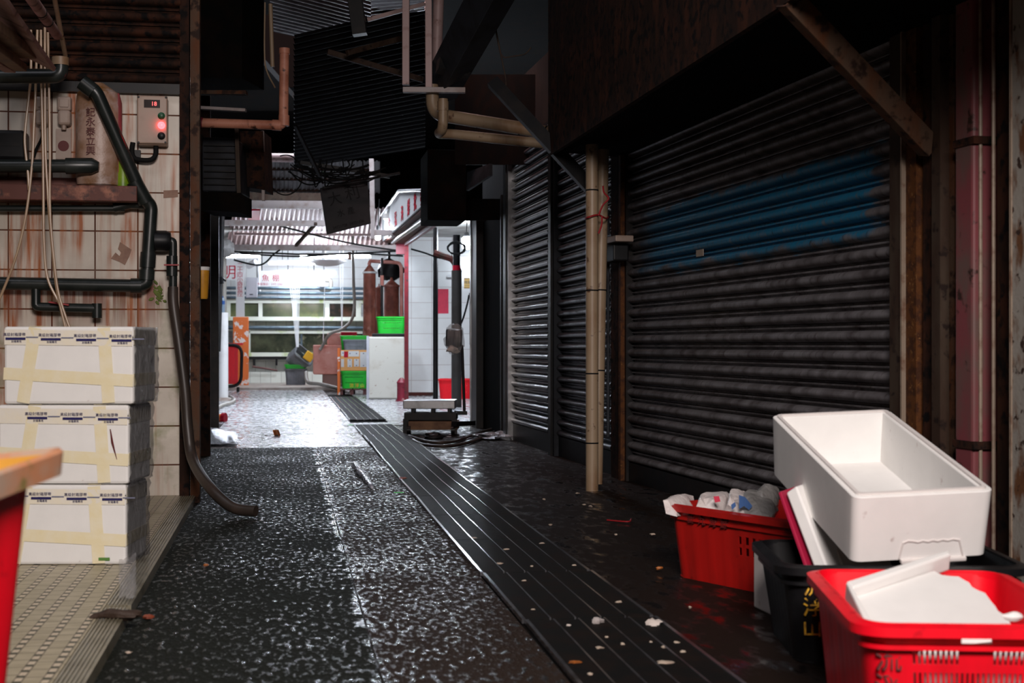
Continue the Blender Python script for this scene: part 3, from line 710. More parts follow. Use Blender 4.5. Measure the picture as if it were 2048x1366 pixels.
# hanging air tubes
tubes = [([(62, 60), (62, 150), (57, 200), (51, 255), (50, 290), (56, 345), (58, 380)], 'thin tan air tube hanging leftmost and ending above the tray'),
         ([(75, 60), (72, 160), (68, 250), (64, 330), (52, 430), (30, 520), (-10, 620)], 'thin tan air tube swinging away to the left behind the foam boxes'),
         ([(82, 60), (83, 170), (86, 300), (87, 400), (88, 480), (95, 555), (120, 610), (136, 660)], 'thin tan air tube drooping with a bend beside the branch pipe'),
         ([(90, 55), (90, 170), (91, 300), (98, 420), (105, 500), (114, 580), (132, 660)], 'thin tan air tube hanging in the middle of the bunch'),
         ([(96, 65), (98, 180), (100, 300), (100, 420), (108, 520), (118, 590), (141, 660)], 'thin tan air tube hanging rightmost of the bunch')]
for i, (p, lab) in enumerate(tubes):
    o = MB().tube(smoothpath([TW.px(x, y, .24+.012*i) for x, y in p], 6), 2.6*pw, 8).build('air_tube', M['tube_tan'], None, True)
    tag(o, lab, 'tube', 'air tubes hanging over the tiled wall'); finish(o)
# boards and pipes overhead at the left
def board(a, b, w, h, m_, name, lab, cat='board', up=(0, 0, 1)):
    o = MB().bar(a, b, w, h, up).build(name, m_, None, bevel=.004); tag(o, lab, cat); return finish(o)
board(P(-40, -40, 5.8), P(82, 125, 7.9), .17, .025, M['wood'], 'ceiling_board', 'wide weathered pink board overhead above the left tiles', up=(.5, 0, 1))
board(P(-50, 30, 5.7), P(55, 108, 7.6), .09, .05, M['wood_brown'], 'roof_batten', 'brown batten beside the pink overhead board')
board(P(-60, 62, 5.7), P(40, 135, 7.7), .07, .04, M['wood_brown'], 'roof_batten', 'lower brown batten closest to the black elbow pipe')
board(P(-50, 100, 6.5), P(20, 140, 7.8), .06, .03, M['wood'], 'roof_batten', 'short pale batten above the black elbow pipe')
t = thing('conduit_pipe', 'dirty pink pipe with black bands sloping overhead at the left', 'pipe')
MB().tube([P(30, -50, 5.9), P(114, 70, 7.8)], .027, 12).build('pipe', M['wood'], t, True)
for f in (.55, .72): 
    a = P(30, -50, 5.9).lerp(P(114, 70, 7.8), f); d = (P(114, 70, 7.8)-P(30, -50, 5.9)).normalized()
    MB().tube([a-d*.01, a+d*.01], .030, 12).build('band', M['cable'], t, True)
finish(t)
t = thing('elbow_pipe', 'black elbow pipe turning up to a tan socket at the top left', 'pipe')
MB().tube(fillet([P(-50, 153, 8.0), P(122, 152, 8.05), P(122, 118, 8.05)], .10), .042, 14).build('pipe', M['pvc_black'], t, True)
MB().tube([P(121, 131, 8.05), P(121, 115, 8.05)], .047, 14).build('socket', M['pvc_tan'], t, True, label='tan socket')
finish(t)
o = MB().tube([P(104, -30, 7.4), P(131, 112, 8.1)], .013, 10).build('steel_rod', M['pvc_tan'], None, True); tag(o, 'thin tan rod hanging down to the black elbow pipe', 'rod'); finish(o)
# ------------------------------------------------------------------ foam boxes at the left
def foam_crate(x0, x1, z0, h, yb, depth, rz, seed, lab):
    Y = F*(EYE-.05)/(1130-HY); w = (x1-x0)/F*Y; xc = ((x0+x1)/2-CX)/F*Y
    t = thing('foam_box', lab, 'foam box', 'taped foam boxes stacked at the left')
    rnd = random.Random(seed); hh = h-.004
    MB().box((0, depth/2, hh*.43), (w, depth, hh*.86)).build('body', M['foam'], t, bevel=.012)
    MB().box((0, depth/2, hh*.93), (w, depth, hh*.14)).build('lid', M['foam'], t, bevel=.010)
    e = .0025
    def tp(a, b, wd, m_, nm, front=True):
        mb = MB(); n = 14; d = Vector((b[0]-a[0], 0, b[1]-a[1])).normalized(); nrm = Vector((-d.z, 0, d.x))
        p0 = Vector((a[0], 0, a[1])); p1 = Vector((b[0], 0, b[1]))
        mb.sheet(lambda u, v: p0.lerp(p1, u)+nrm*(v-.5)*wd+Vector((0, -e-.0012*(1+noise.noise(Vector((u*9+seed, v*3, seed)))), 0)), n, 3)
        return mb.build(nm, m_, t, True)
    W2 = w/2
    tp((-W2, h*.36+.01), (W2, h*.30), .050, M['tape'], 'tape_band')
    xa = -W2+w*rnd.uniform(.20, .25); xb = -W2+w*rnd.uniform(.75, .80)
    tp((xa+.02, hh*.985), (xa-.03, .006), .052, M['tape'], 'tape_band'); tp((xb-.01, hh*.985), (xb+.01, .006), .052, M['tape'], 'tape_band')
    pt = tp((-W2+.004, hh*.865), (W2-.004, hh*.845), .062, M['tape_print'], 'printed_tape')
    # tape round the lid's top edge and the right side
    MB().box((xa+.02, depth/2, hh+.0012), (.052, depth*.98, .0015)).build('tape_band', M['tape'], t)
    MB().box((xb-.01, depth/2, hh+.0012), (.052, depth*.98, .0015)).build('tape_band', M['tape'], t)
    MB().box((W2+.0012, depth*.5, hh*.86), (.0015, depth*.99, .062)).build('printed_tape', M['tape_print'], t)
    MB().box((W2+.0012, depth*.5, h*.31), (.0015, depth*.99, .050)).build('tape_band', M['tape'], t)
    for i in range(4):
        px_ = -W2+.05+i*.145-(.03 if seed == 2 else 0); zz = hh*.845-i*.0025
        if px_ > W2-.03 or px_ < -W2+.03: continue
        mb = MB().box((px_, -.0060, zz), (.082, .001, .010)); mb.build('tape_bar', M['navy'], pt, label='navy printed bar')
        Mt = Matrix.Translation((px_-.005, -.0058, zz+.016)) @ Matrix.Rotation(math.pi/2, 4, 'X'); text_mesh('高級封箱膠帶', .0155, 'tape_lettering', M['navy'], Mt, pt, .0003)
        Mt = Matrix.Translation((px_+.004, -.0058, zz-.012)) @ Matrix.Rotation(math.pi/2, 4, 'X'); text_mesh('封箱專用', .0105, 'tape_lettering', M['navy'], Mt, pt, .0003)
        mb = MB().box((px_+.068, -.0059, zz+.006), (.050, .001, .005)); mb.build('tape_bar', M['navy_pale'], pt, label='smeared pale printed bar')
    # loose grey film, its dark tint painting the right side's shade
    mb = MB().sheet(lambda u, v: Vector((W2+.008+.02*u*abs(noise.noise(Vector((u*4, v*5, seed*2.)))), u*depth*1.02, hh*v))+Vector((.012*noise.noise(Vector((u*7, v*9, seed))), 0, 0)), 12, 14)
    mb.build('cling_film', M['film'], t, True, label='loose grey film darkened for the shaded side')
    mb = MB().sheet(lambda u, v: Vector((-W2+w*u, -.0045-.0025*(1+noise.noise(Vector((u*14, v*8, seed+5.)))), hh*(.02+.96*v))), 26, 14)
    finish(t, 0, Vector((0, 0, 0)))
    t.location = (xc, Y+yb, z0); t.rotation_euler = (0, 0, rz)
    return t, w
h3, h2, h1 = .330, .327, .321
tb3, w3 = foam_crate(-12, 252, .051, h3, 0, .34, R(0.5), 3, 'taped white foam box at the bottom of the stack, with a green mark')
tb2, _ = foam_crate(-6, 257, .051+h3, h2, .005, .34, R(-.6), 2, 'taped white foam box in the middle of the stack, with a black scratch')
tb1, _ = foam_crate(8, 268, .051+h3+h2, h1, -.005, .34, R(-.8), 1, 'taped white foam box on top of the stack at the tiled wall')
MB().box((w3/2-.088, -.0058, .024), (.046, .0012, .012)).build('green_mark', M['green_ink'], tb3, label='green mark')
MB().tube([Vector((.195, -.004, .225)), Vector((.203, -.004, .17)), Vector((.222, -.004, .10))], [.002, .005, .001], 6).build('scratch', M['dark_text'], tb2, label='black scratch')
# a length of film lying down onto the platform
mb = MB().sheet(lambda u, v: G(238+34*u+8*noise.noise(Vector((v*3, 2, 1))), 1205-95*v, .05)+Vector((.0, 0, .012+.02*abs(noise.noise(Vector((u*5, v*7, 4))))+.20*max(0, v-.72)**1.2)), 12, 20)
o = mb.build('film_scrap', M['film_clear'], None, True); tag(o, 'crumpled clear film trailing from the bottom foam box onto the platform edge', 'plastic film'); finish(o)
# ------------------------------------------------------------------ red tub, close at the left
t = thing('plastic_tub', 'tall deep red tub with a scuffed orange rim, close at the left edge', 'tub')
mb = MB(); bin_walls(mb, .48, .48, [0, .2, .4, .6, .70], 1.28, .05, .006, 10, 10, 5, rib=lambda s, i: .010 if (i % 5) in (1, 2) and s != 'c' else 0)
bin_floor(mb, .48, .48, 1.28, .05, 0, .008); mb.build('body', M['red_tub'], t, True)
def lofted(spec, name, m_, lab):
    lp = []
    for w, r, z, cz in spec:                                     # cz: how far the corners turn up
        l = []
        for p in rrect(w, w, r, 10, 10, 6):
            k = (min(abs(p[0]), abs(p[1]))/(w/2-r*.3)); l.append((p[0], p[1], z-cz*(1-min(1, k))))
        lp.append(l)
    n = len(lp[0]); mb = MB(); mb.add([q for l in lp for q in l], [(k*n+j, k*n+(j+1) % n, ((k+1) % len(lp))*n+(j+1) % n, ((k+1) % len(lp))*n+j) for k in range(len(lp)) for j in range(n)])
    return mb.build(name, m_, t, True, label=lab)
lofted([(.526, .03, .710, .03), (.550, .03, .710, .03), (.556, .032, .750, .03), (.546, .03, .756, .03), (.538, .03, .748, .03)], 'rim', M['rim_tan'], 'scuffed tan rim with upturned corners')
lofted([(.540, .03, .747, .03), (.475, .05, .712, .01), (.45, .05, .60, 0), (.42, .05, .40, 0), (.415, .05, .40, 0), (.445, .05, .60, 0), (.47, .05, .70, .01), (.533, .03, .730, .03)], 'liner', M['yellow_in'], 'orange yellow inside')
finish(t, 0, Vector((0, 0, 0))); t.location = (-1.107, 2.288, .015); t.rotation_euler = (0, 0, R(-12))
# ------------------------------------------------------------------ right: shutters
def u_at(fr, x, y=690, off=0): return fr.uz(fr.px(x, y, off))[0]
t = thing('roller_shutter', 'wide grimy grey roller shutter with a band of blue paint', 'roller shutter')
u1 = u_at(SA, 1783)
curtain(SA, .04, u1, .13, 2.90, -.032).build('curtain', M['shutter'], t, True)
MB().fbox(SA, .03, u1, -.04, .0, .0, .13).build('bottom_bar', M['black_metal'], t)
finish(t, SA.a, SA.p)
o = MB().pbox(SA, 1392, 498, 1406, 514, 0, .004).build('label_scrap', M['scrap']); tag(o, 'tan scrap of label stuck on the big shutter below the blue paint', 'label'); finish(o, SA.a)
ua, um0, um1, ub = u_at(SB, 1016), u_at(SB, 1096), u_at(SB, 1108), u_at(SB, 1222)
for u0, u2, lab in ((ua, um0, 'narrow black wet roller shutter farther down the alley'), (um1, ub, 'narrow black wet roller shutter behind the tan downpipes')):
    t = thing('roller_shutter', lab, 'roller shutter')
    curtain(SB, u0, u2, .17, 2.90, -.035).build('curtain', M['shutter_dark'], t, True)
    MB().fbox(SB, u0, u2, -.05, -.01, 0, .17).build('bottom_bar', M['black_metal'], t)
    finish(t, SB.a, SB.p)
def post(fr, parts, name, lab, z1=3.0, cat='post'):
    t = thing(name, lab, cat)
    for nm, x0, x1, o0, o1, m_ in parts:
        MB().fbox(fr, u_at(fr, x0, 690, o1), u_at(fr, x1, 690, o1), o0, o1, 0, z1).build(nm, M[m_], t)
    return finish(t, fr.a)
post(SB, [('web', 1006, 1011, -.05, .05, 'black_metal'), ('lip', 1012.5, 1016, -.05, .04, 'steel')], 'shutter_guide', 'thin bright edged shutter guide at the far end of the shutters', cat='shutter guide')
post(SB, [('web', 1096, 1101, -.05, .05, 'black_metal'), ('lip', 1102, 1108, -.05, .03, 'duct')], 'shutter_guide', 'dark steel shutter guide between the two narrow shutters', cat='shutter guide')
post(SA, [('web', 1222, 1236, -.06, .03, 'rust_dark'), ('flange', 1237, 1241, -.06, .05, 'rust_orange'), ('channel', 1242, 1252, -.06, .02, 'black_metal')], 'shutter_guide', 'rusty shutter guide beside the tan downpipes', cat='shutter guide')
post(SA, [('web', 1779, 1799, -.05, .04, 'brown_steel'), ('lip', 1800, 1803, -.05, .05, 'cream_edge'), ('flange', 1804, 1832, -.05, .03, 'rust_orange')], 'shutter_guide', 'brown shutter guide with an orange rusted flange at the right of the wide shutter', cat='shutter guide')
struct(MB().fbox(SA, -.4, u_at(SA, 2600), -.30, -.07, 0, 3.6).build('wall_right', M['far_wall']), SA.a)
struct(MB().fbox(SB, -.1, 4.7, -.30, -.07, 0, 3.6).build('wall_right', M['far_wall']), SB.a)
post(SA, [('web', 1846, 1862, -.05, .02, 'rust_dark'), ('flange', 1863, 1880, -.05, .05, 'brown_steel'), ('strip', 1882, 1906, -.05, .01, 'rust')], 'steel_post', 'dark brown steel post right of the orange rusted flange', 3.1)
t = thing('downpipe', 'worn pink painted square downpipe among the rusty posts', 'pipe')
MB().fbox(SA, u_at(SA, 1909, 690, .07), u_at(SA, 1945, 690, .07), -.04, .07, 0, 3.1).build('pipe', M['pink_pipe'], t, bevel=.012)
for z in (.55, 1.72): MB().fbox(SA, u_at(SA, 1905, 690, .075), u_at(SA, 1948, 690, .075), -.04, .076, z, z+.03).build('clamp', M['rust_dark'], t)
finish(t, SA.a)
for x0, lab in ((1958, 'thin cream conduit next to the pink downpipe'), (1984, 'thin cream conduit next to the flaking column')):
    o = MB().tube([SA.at(u_at(SA, x0+3, 690, .04), .04, 0), SA.at(u_at(SA, x0+3, 690, .04), .04, 3.1)], .0075, 8).build('conduit', M['cream_edge'], None, True)
    tag(o, lab, 'conduit', 'cream conduits at the right'); finish(o)
post(SA, [('web', 1994, 2016, -.05, .03, 'rust_dark')], 'steel_post', 'dark brown flat post beside the flaking white column', 3.1)
post(SA, [('shaft', 2021, 2110, -.1, .12, 'rust_pale'), ('edge_bead', 2018, 2022, .0, .125, 'cream_edge')], 'steel_column', 'flaking white and rust steel column at the right edge', 3.1, 'column')
o = MB().pbox(SA, 1946, 252, 1958, 300, .0, .035).build('hasp_plate', M['rust']); tag(o, 'small rusty hasp plate right of the pink downpipe', 'hasp'); finish(o, SA.a)
# shutter housing above, and the braces
t = thing('shop_awning', 'long dark rusty awning board projecting above the right hand shutters', 'awning')
hf = Frame((1.048, 5.36), math.atan2(-.984, .1775))
MB().fbox(hf, -4.5, 2.2, -.03, .0, 2.25, 3.5).build('fascia', M['rust_dark'], t)
sp = [hf.at(-4.5, -.03, 2.28), hf.at(2.2, -.03, 2.28), SA.at(7.0, -.06, 2.28), SA.at(-.1, -.06, 2.28)]
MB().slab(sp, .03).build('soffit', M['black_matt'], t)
MB().fbox(hf, -4.5, -4.46, -.62, -.03, 2.28, 3.5).build('end_plate', M['black_matt'], t)
finish(t, hf.a)
def strut(a, b, w, name, lab, m_):
    t = thing(name, lab, 'brace'); d = (b-a).normalized(); s = Vector((.2, -1, 0)); s = (s-d*s.dot(d)).normalized(); x = d.cross(s)
    MB().bar(a, b, w, .008, s).build('flange', M[m_], t)
    MB().bar(a+x*w*.46-s*.03, b+x*w*.46-s*.03, .008, w*.7, s).build('web', M[m_], t)
    return finish(t)
strut(Vector((1.06, 5.40, 2.27)), P(1868, 296, 5.80), .085, 'angle_brace', 'rusty angle iron brace sloping down to the posts at the right', 'rust')
strut(P(985, 160, 9.9), P(1214, 408, 9.55), .085, 'angle_brace', 'black angle iron brace sloping down to the tan downpipes', 'black_metal')
# downpipes
def vpipe(x0, y0, x1, y1, Y0, Y1, r, m_, name, lab, cat='pipe', bands=()):
    t = thing(name, lab, cat); a, b = P(x0, y0, Y0), P(x1, y1, Y1)
    MB().tube([a, b], r, 18).build('pipe', M[m_], t, True)
    for f in bands: MB().tube([a.lerp(b, f), a.lerp(b, f+.004)], r*1.04, 18).build('strap', M['cable'], t, True)
    return finish(t)
pa = vpipe(1184, 290, 1184, 982, 9.30, 9.25, .041, 'pvc_tan', 'downpipe', 'tan plastic downpipe standing in front, left of the pair', bands=(.13, .42, .66, .86))
pb = vpipe(1206, 300, 1193, 968, 9.50, 9.42, .040, 'pvc_tan', 'downpipe', 'tan plastic downpipe leaning behind the front one of the pair', bands=(.42, .66))
t = thing('tie_cord', 'red cord knotted round the two tan downpipes below the black brace', 'cord')
lp = [P(1171, 437, 9.28), P(1178, 434, 9.22), P(1196, 430, 9.25), P(1212, 437, 9.35), P(1214, 432, 9.6), P(1190, 428, 9.62), P(1171, 437, 9.30)]
MB().tube(smoothpath(lp), .006, 8).build('loop', M['cord_red'], t, True)
MB().tube(smoothpath([P(1197, 431, 9.22), P(1206, 410, 9.22), P(1217, 397, 9.22), P(1208, 385, 9.22), P(1206, 372, 9.22)]), .006, 8).build('strand', M['cord_red'], t, True)
MB().tube(smoothpath([P(1204, 432, 9.22), P(1203, 450, 9.22), P(1197, 467, 9.22)]), .006, 8).build('strand', M['cord_red'], t, True)
finish(t)
t = thing('junction_box', 'small dark switch box with a beige lid on the wall behind the downpipes', 'junction box')
MB().pbox(SA, 1203, 488, 1227, 526, .05, .16).build('box', M['black'], t, bevel=.01); MB().pbox(SA, 1201, 470, 1231, 490, .05, .18).build('lid', M['beige_plastic'], t, bevel=.008)
MB().tube([SA.px(1216, 420, .10), SA.px(1216, 470, .10)], .012, 10).build('conduit', M['duct'], t, True)
MB().tube([SA.px(1216, 526, .10), SA.at(u_at(SA, 1216, 690, .10), .10, .3)], .012, 10).build('conduit', M['duct'], t, True)
finish(t, SA.a)
# ------------------------------------------------------------------ right: crates and foam
def slot_rows(H, bands): return bands
def crate(name, lab, L, Wd, H, m_, k=1.10, slots=None, rim=.028, nL=33, nW=25, rib=None, group=None, bandz=None, t=.004):
    T = thing(name, lab, 'crate', group)
    zs = bandz or [0, .04*H, .30*H, .36*H, .62*H, .68*H, .84*H, H]
    mb = MB(); bin_walls(mb, L, Wd, zs, k, .06, t, nL, nW, 6, hole=slots, rib=rib); bin_floor(mb, L, Wd, k, .05, .002, .008)
    mb.build('body', M[m_], T, True)
    mb = MB(); ring(mb, L, Wd, .06, rim, H-.022, H, .006); ring(mb, L-.004, Wd-.004, .06, .010, H-.06, H-.05); mb.build('rim', M[m_], T, True)
    return T
Hn = .32
def near_slots(side, i, k):
    if side == 'c': return False
    pass
    if side in ('front', 'back'):
        mid = abs(i-30) <= 6
        if k == 7: return abs(i-30) <= 5                     # hand hole
        if k in (3, 5): return i % 2 == 1 and 6 < i < 54 and not (k == 5 and mid)
    return False
t = crate('plastic_crate', 'bright red slotted crate nearest at the right, with broken foam in it', .50, .78, Hn, 'red', 1.12, near_slots, rib=lambda s, i: .004 if s in ('left', 'right') and i % 3 == 0 else 0,
          bandz=[0, .02, .05, .09, .205, .225, .262, .274, .300, Hn], nL=61)
for i, ch in enumerate('流浮山'):
    Mt = Matrix.Translation((-.195, -.388-.002+.0125*(i+1)*.42+.012, .232-.065*i)) @ Matrix.Rotation(math.pi/2-.12, 4, 'X') ; text_mesh(ch, .062, 'lettering', M['dark_text'], Mt, t, .008)
finish(t, 0, Vector((0, 0, 0))); t.location = (1.075, 3.60, 0); t.rotation_euler = (0, 0, R(-3.6))
class Plane3:
    def __init__(s, a, b, c): s.a = a; s.n = (b-a).cross(c-a).normalized()
    def px(s, x, y):
        d = Vector(((x-CX)/F, 1, -(y-HY)/F)); o = Vector((0, 0, EYE)); return o+d*((s.a-o).dot(s.n)/d.dot(s.n))
def plate(mb, pts, th, n):
    k = len(pts); return mb.add(list(pts)+[p-n*th for p in pts], [tuple(range(k)), tuple(range(k, 2*k))[::-1]]+[(i, k+i, k+(i+1) % k, (i+1) % k) for i in range(k)])
pl3 = Plane3(P(1700, 1196, 3.62), P(1892, 1130, 3.86), P(1740, 1285, 3.36)); nn = pl3.n if pl3.n.z > 0 else -pl3.n
t = thing('foam_tray', 'broken white foam lid with a torn edge lying in the nearest red crate', 'foam slab')
jag = [(1704, 1196), (1868, 1142), (1884, 1150), (1900, 1152), (1917, 1153), (1925, 1158), (1938, 1165), (1944, 1174), (1955, 1180), (1970, 1186), (1980, 1200), (1990, 1212), (1996, 1222), (2012, 1232), (2030, 1262), (1752, 1290)]
plate(MB(), [pl3.px(x, y) for x, y in jag], .022, nn).build('plate', M['foam'], t, label='torn foam plate')
e = nn*.030
def edge(a, b, c, d, nm):
    q = [pl3.px(*a), pl3.px(*b), pl3.px(*c), pl3.px(*d)]; plate(MB(), [v+e for v in q], .05, nn).build(nm, M['foam'], t, bevel=.006)
edge((1690, 1184), (1892, 1120), (1900, 1128), (1704, 1196), 'edge_rail')
edge((1690, 1184), (1704, 1196), (1756, 1288), (1738, 1288), 'edge_rail')
finish(t)
o = MB().blob(P(2026, 1233, 3.42), (.05, .03, .022), 4, .3).build('foam_piece', M['foam'], None, True); tag(o, 'small rounded foam piece at the torn edge of the lid in the red crate', 'foam'); finish(o)
o = MB().box((1.13, 3.56, .13), (.30, .48, .20), rotm(.05, 0, R(-3.6))).build('foam_block', M['foam'], None, bevel=.01); tag(o, 'white foam block inside the nearest red crate, seen through its slots', 'foam'); finish(o, R(-3.6))
# black crate
t = crate('plastic_crate', 'black crate with yellow characters under the tilted white foam box', .70, .56, .30, 'black', 1.14, None, rib=lambda s, i: .004 if i % 4 == 0 and s != 'c' else 0)
for px_, chs in ((-.268, '流浮山'), (.285, '流浮山')):
    for i, ch in enumerate(chs):
        Mt = Matrix.Translation((px_, -.2775+.008*i+.004, .232-.062*i)) @ Matrix.Rotation(math.pi/2-.12, 4, 'X'); text_mesh(ch, .060, 'lettering', M['yellow_text'], Mt, t, .006, label='yellow characters')
finish(t, 0, Vector((0, 0, 0))); t.location = (1.165, 4.47, 0); t.rotation_euler = (0, 0, R(-1.5))
# standing lids in the black crate
def slab_thing(name, lab, cat, q, th, m_, bevel=.006):
    o = MB().slab(q, th).build(name, m_, None, bevel=bevel); tag(o, lab, cat); return finish(o)
slab_thing('plastic_slab', 'magenta edged lid standing in the black crate', 'lid', [P(1636, 1215, 4.42), P(1556, 986, 4.66), P(1660, 950, 5.05), P(1740, 1180, 4.72)], -.012, M['foam_pink'], .003)
slab_thing('foam_slab', 'thick white foam lid standing beside the magenta one in the black crate', 'foam slab', [P(1658, 1215, 4.40), P(1572, 986, 4.64), P(1680, 950, 5.03), P(1770, 1180, 4.70)], -.045, M['foam'])
slab_thing('foam_slab', 'pale foam lid leaning in the black crate under the tilted box', 'foam slab', [P(1700, 1210, 4.42), P(1622, 1020, 4.72), P(1720, 1020, 4.98), P(1790, 1180, 4.66)], -.03, M['foam_old'])
# foam panel on the floor behind the black crate
t = thing('foam_board', 'grubby white foam panel standing on the ground left of the black crate', 'foam board')
MB().slab([G(1507, 1214), G(1551, 1236), P(1551, 1104, F*EYE/(1236-HY)), P(1507, 1084, F*EYE/(1214-HY))], -.035).build('left_half', M['foam_grey'], t, bevel=.006)
MB().slab([G(1555, 1238), G(1596, 1258), P(1592, 1124, F*EYE/(1258-HY)), P(1555, 1106, F*EYE/(1238-HY))], -.035).build('right_half', M['foam_grey'], t, bevel=.006)
finish(t)
# big tilted foam box
t = thing('foam_box', 'big open white foam box lying tilted on the black crate', 'foam box')
L_, W_, H_ = .88, .425, .205
mb = MB(); bin_walls(mb, W_, L_, [0, .02, .10, H_], 1.03, .03, .034, 12, 16, 5); mb.build('walls', M['foam'], t, True, bevel=.003)
mb = MB(); bin_floor(mb, W_, L_, 1.03, .03, 0, .030); mb.build('bottom', M['foam'], t, True)
mb = MB(); o_ = rrect(W_-.028, L_-.028, .02, 4, 4, 5); i_ = rrect(W_-.05, L_-.05, .015, 4, 4, 5); n = len(o_)
mb.add([(p[0], p[1], z) for z in (H_-.002, H_+.007) for p in o_]+[(p[0], p[1], z) for z in (H_-.002, H_+.007) for p in i_],
       [f for j in range(n) for k in ((j+1) % n,) for f in ((j, k, n+k, n+j), (n+j, n+k, 3*n+k, 3*n+j), (2*n+j, 3*n+j, 3*n+k, 2*n+k))])
mb.build('rim_step', M['foam_grey'], t, True, label='chipped grey rim step')
pts = [(-.105, .0), (-.095, .052), (-.08, .058)]+[(-.08+.016*i, .052+.004*(i % 2)) for i in range(1, 10)]+[(.085, .052), (.10, .0)]
mb = MB().tube([Vector((.035+x*.95, -L_/2/1.03*(1+.03*z/H_)-.0, z*.95+.004)) for x, z in pts], .0035, 6); mb.build('handle_notch', M['foam_grey'], t, True, label='embossed grip outline')
for x in (.05, .0): mb = MB()
MB().box((.04, -L_/2/1.03-.0, -.006), (.20, .02, .014)).build('grip_lip', M['foam_grey'], t, bevel=.004)
finish(t, 0, Vector((0, 0, 0)))
fl, fr_ = P(1703, 1128, 4.18), P(1990, 1112, 4.22); bk = P(1545, 948, 5.00)
xa = (fr_-fl).normalized(); ya = (bk-fl); ya = (ya-xa*ya.dot(xa)).normalized(); za = xa.cross(ya)
Mx = Matrix((xa, ya, za)).transposed(); t.rotation_euler = Mx.to_euler(); t.location = fl+xa*W_/2+ya*L_/2
# rubbish crate
def rub_slots(side, i, k): return side in ('front', 'back') and k in (3, 5) and i % 2 == 1 and 17 < i < 29
t = crate('plastic_crate', 'grubby red crate full of plastic bags against the wide shutter', .76, .47, .30, 'red_dull', 1.10, rub_slots, rim=.022, rib=lambda s, i: .003 if i % 5 == 0 and s != 'c' else 0,
          bandz=[0, .03, .12, .135, .165, .178, .208, .25, .30])
for i, ch in enumerate('新九海鮮'):
    Mt = Matrix.Translation((-.22+.066*i, -.2375, .246)) @ Matrix.Rotation(math.pi/2-.1, 4, 'X'); text_mesh(ch, .042, 'lettering', M['dark_text'], Mt, t, .006)
finish(t, 0, Vector((0, 0, 0))); ang = math.atan2(-.83, .56)
cl = Vector((.635, 5.87, 0)); dx = Vector((math.cos(ang), math.sin(ang), 0)); dy = Vector((-math.sin(ang), math.cos(ang), 0))
t.location = cl+dx*.38+dy*.235; t.rotation_euler = (0, 0, ang); RC = (cl, dx, dy)
def bag(name, lab, pts, m_, ink=None, inkpts=None, cat='plastic bag', sd=1, Y=5.75):
    """a crumpled bag: a closed puckered sack drawn up to the given outline"""
    t = thing(name, lab, cat); P3 = [P(x, y, Yq) for x, y, Yq in pts]; c = sum(P3, Vector())/len(P3)
    mb = MB(); n = len(P3); th = Vector((.05, .09, 0)); rings = []
    for f, g_ in ((0, .55), (.3, .95), (.6, 1.0), (1, .6)):
        for i, p in enumerate(P3):
            q = c+(p-c)*g_+th*(f-.5)*2*.9
            q += Vector((noise.noise(q*14+Vector((sd, 0, 0))), noise.noise(q*14+Vector((0, sd, 0))), noise.noise(q*15)))*.016; rings.append(q)
    fs = [tuple(range(n)), tuple(range(3*n, 4*n))[::-1]]+[(r_*n+i, r_*n+(i+1) % n, (r_+1)*n+(i+1) % n, (r_+1)*n+i) for r_ in range(3) for i in range(n)]
    mb.add(rings, fs); o = mb.build('film', m_, t); s_ = o.modifiers.new('sub', 'SUBSURF'); s_.levels = s_.render_levels = 1
    if ink:
        mb = MB()
        for j, blot in enumerate(inkpts):
            k = len(blot); vs = [P(x, y, Y) for x, y in blot]; plate(mb, vs, .003, Vector((0, -1, 0)))
        mb.build('print', ink, t)
    return finish(t)
bag('plastic_bag', 'small pinkish white bag at the near left corner of the rubbish crate', [(1332, 992, 5.9), (1350, 988, 5.9), (1374, 990, 5.95), (1380, 1010, 5.9), (1376, 1040, 5.8), (1340, 1030, 5.85)], M['bag_white'], sd=3)
bag('plastic_bag', 'clear crumpled bag with red print in the rubbish crate', [(1394, 1010, 5.9), (1406, 982, 5.9), (1422, 985, 5.95), (1440, 980, 5.95), (1452, 985, 5.9), (1456, 1008, 5.85), (1450, 1060, 5.75), (1400, 1050, 5.8)], M['bag_white'], M['red_ink'],
    [[(1427, 993), (1438, 992), (1441, 1003), (1430, 1005)]], sd=5, Y=5.72)
bag('plastic_bag', 'white bag with blue print and a sharp raised corner in the rubbish crate', [(1452, 1020, 5.8), (1462, 1000, 5.75), (1464, 966, 5.8), (1480, 980, 5.8), (1500, 996, 5.7), (1520, 1020, 5.65), (1535, 1060, 5.5), (1470, 1060, 5.6)], M['bag_white'], M['blue_ink'],
    [[(1478, 990), (1490, 994), (1505, 1012), (1498, 1020), (1488, 1012), (1478, 1018)], [(1462, 1010), (1470, 1004), (1472, 1012), (1464, 1020)]], sd=8, Y=5.55)
bag('plastic_bag', 'grey crumpled bag behind the blue printed one in the rubbish crate', [(1488, 985, 5.8), (1500, 972, 5.8), (1520, 985, 5.75), (1540, 995, 5.7), (1552, 1030, 5.5), (1540, 1060, 5.45), (1500, 1040, 5.6)], M['bag_grey'], sd=11)
bag('plastic_bag', 'dull tan bag corner standing up at the back of the rubbish crate', [(1512, 985, 5.85), (1532, 962, 5.85), (1545, 972, 5.8), (1552, 990, 5.75), (1550, 1040, 5.6), (1520, 1030, 5.7)], M['bag_grey'], sd=14)
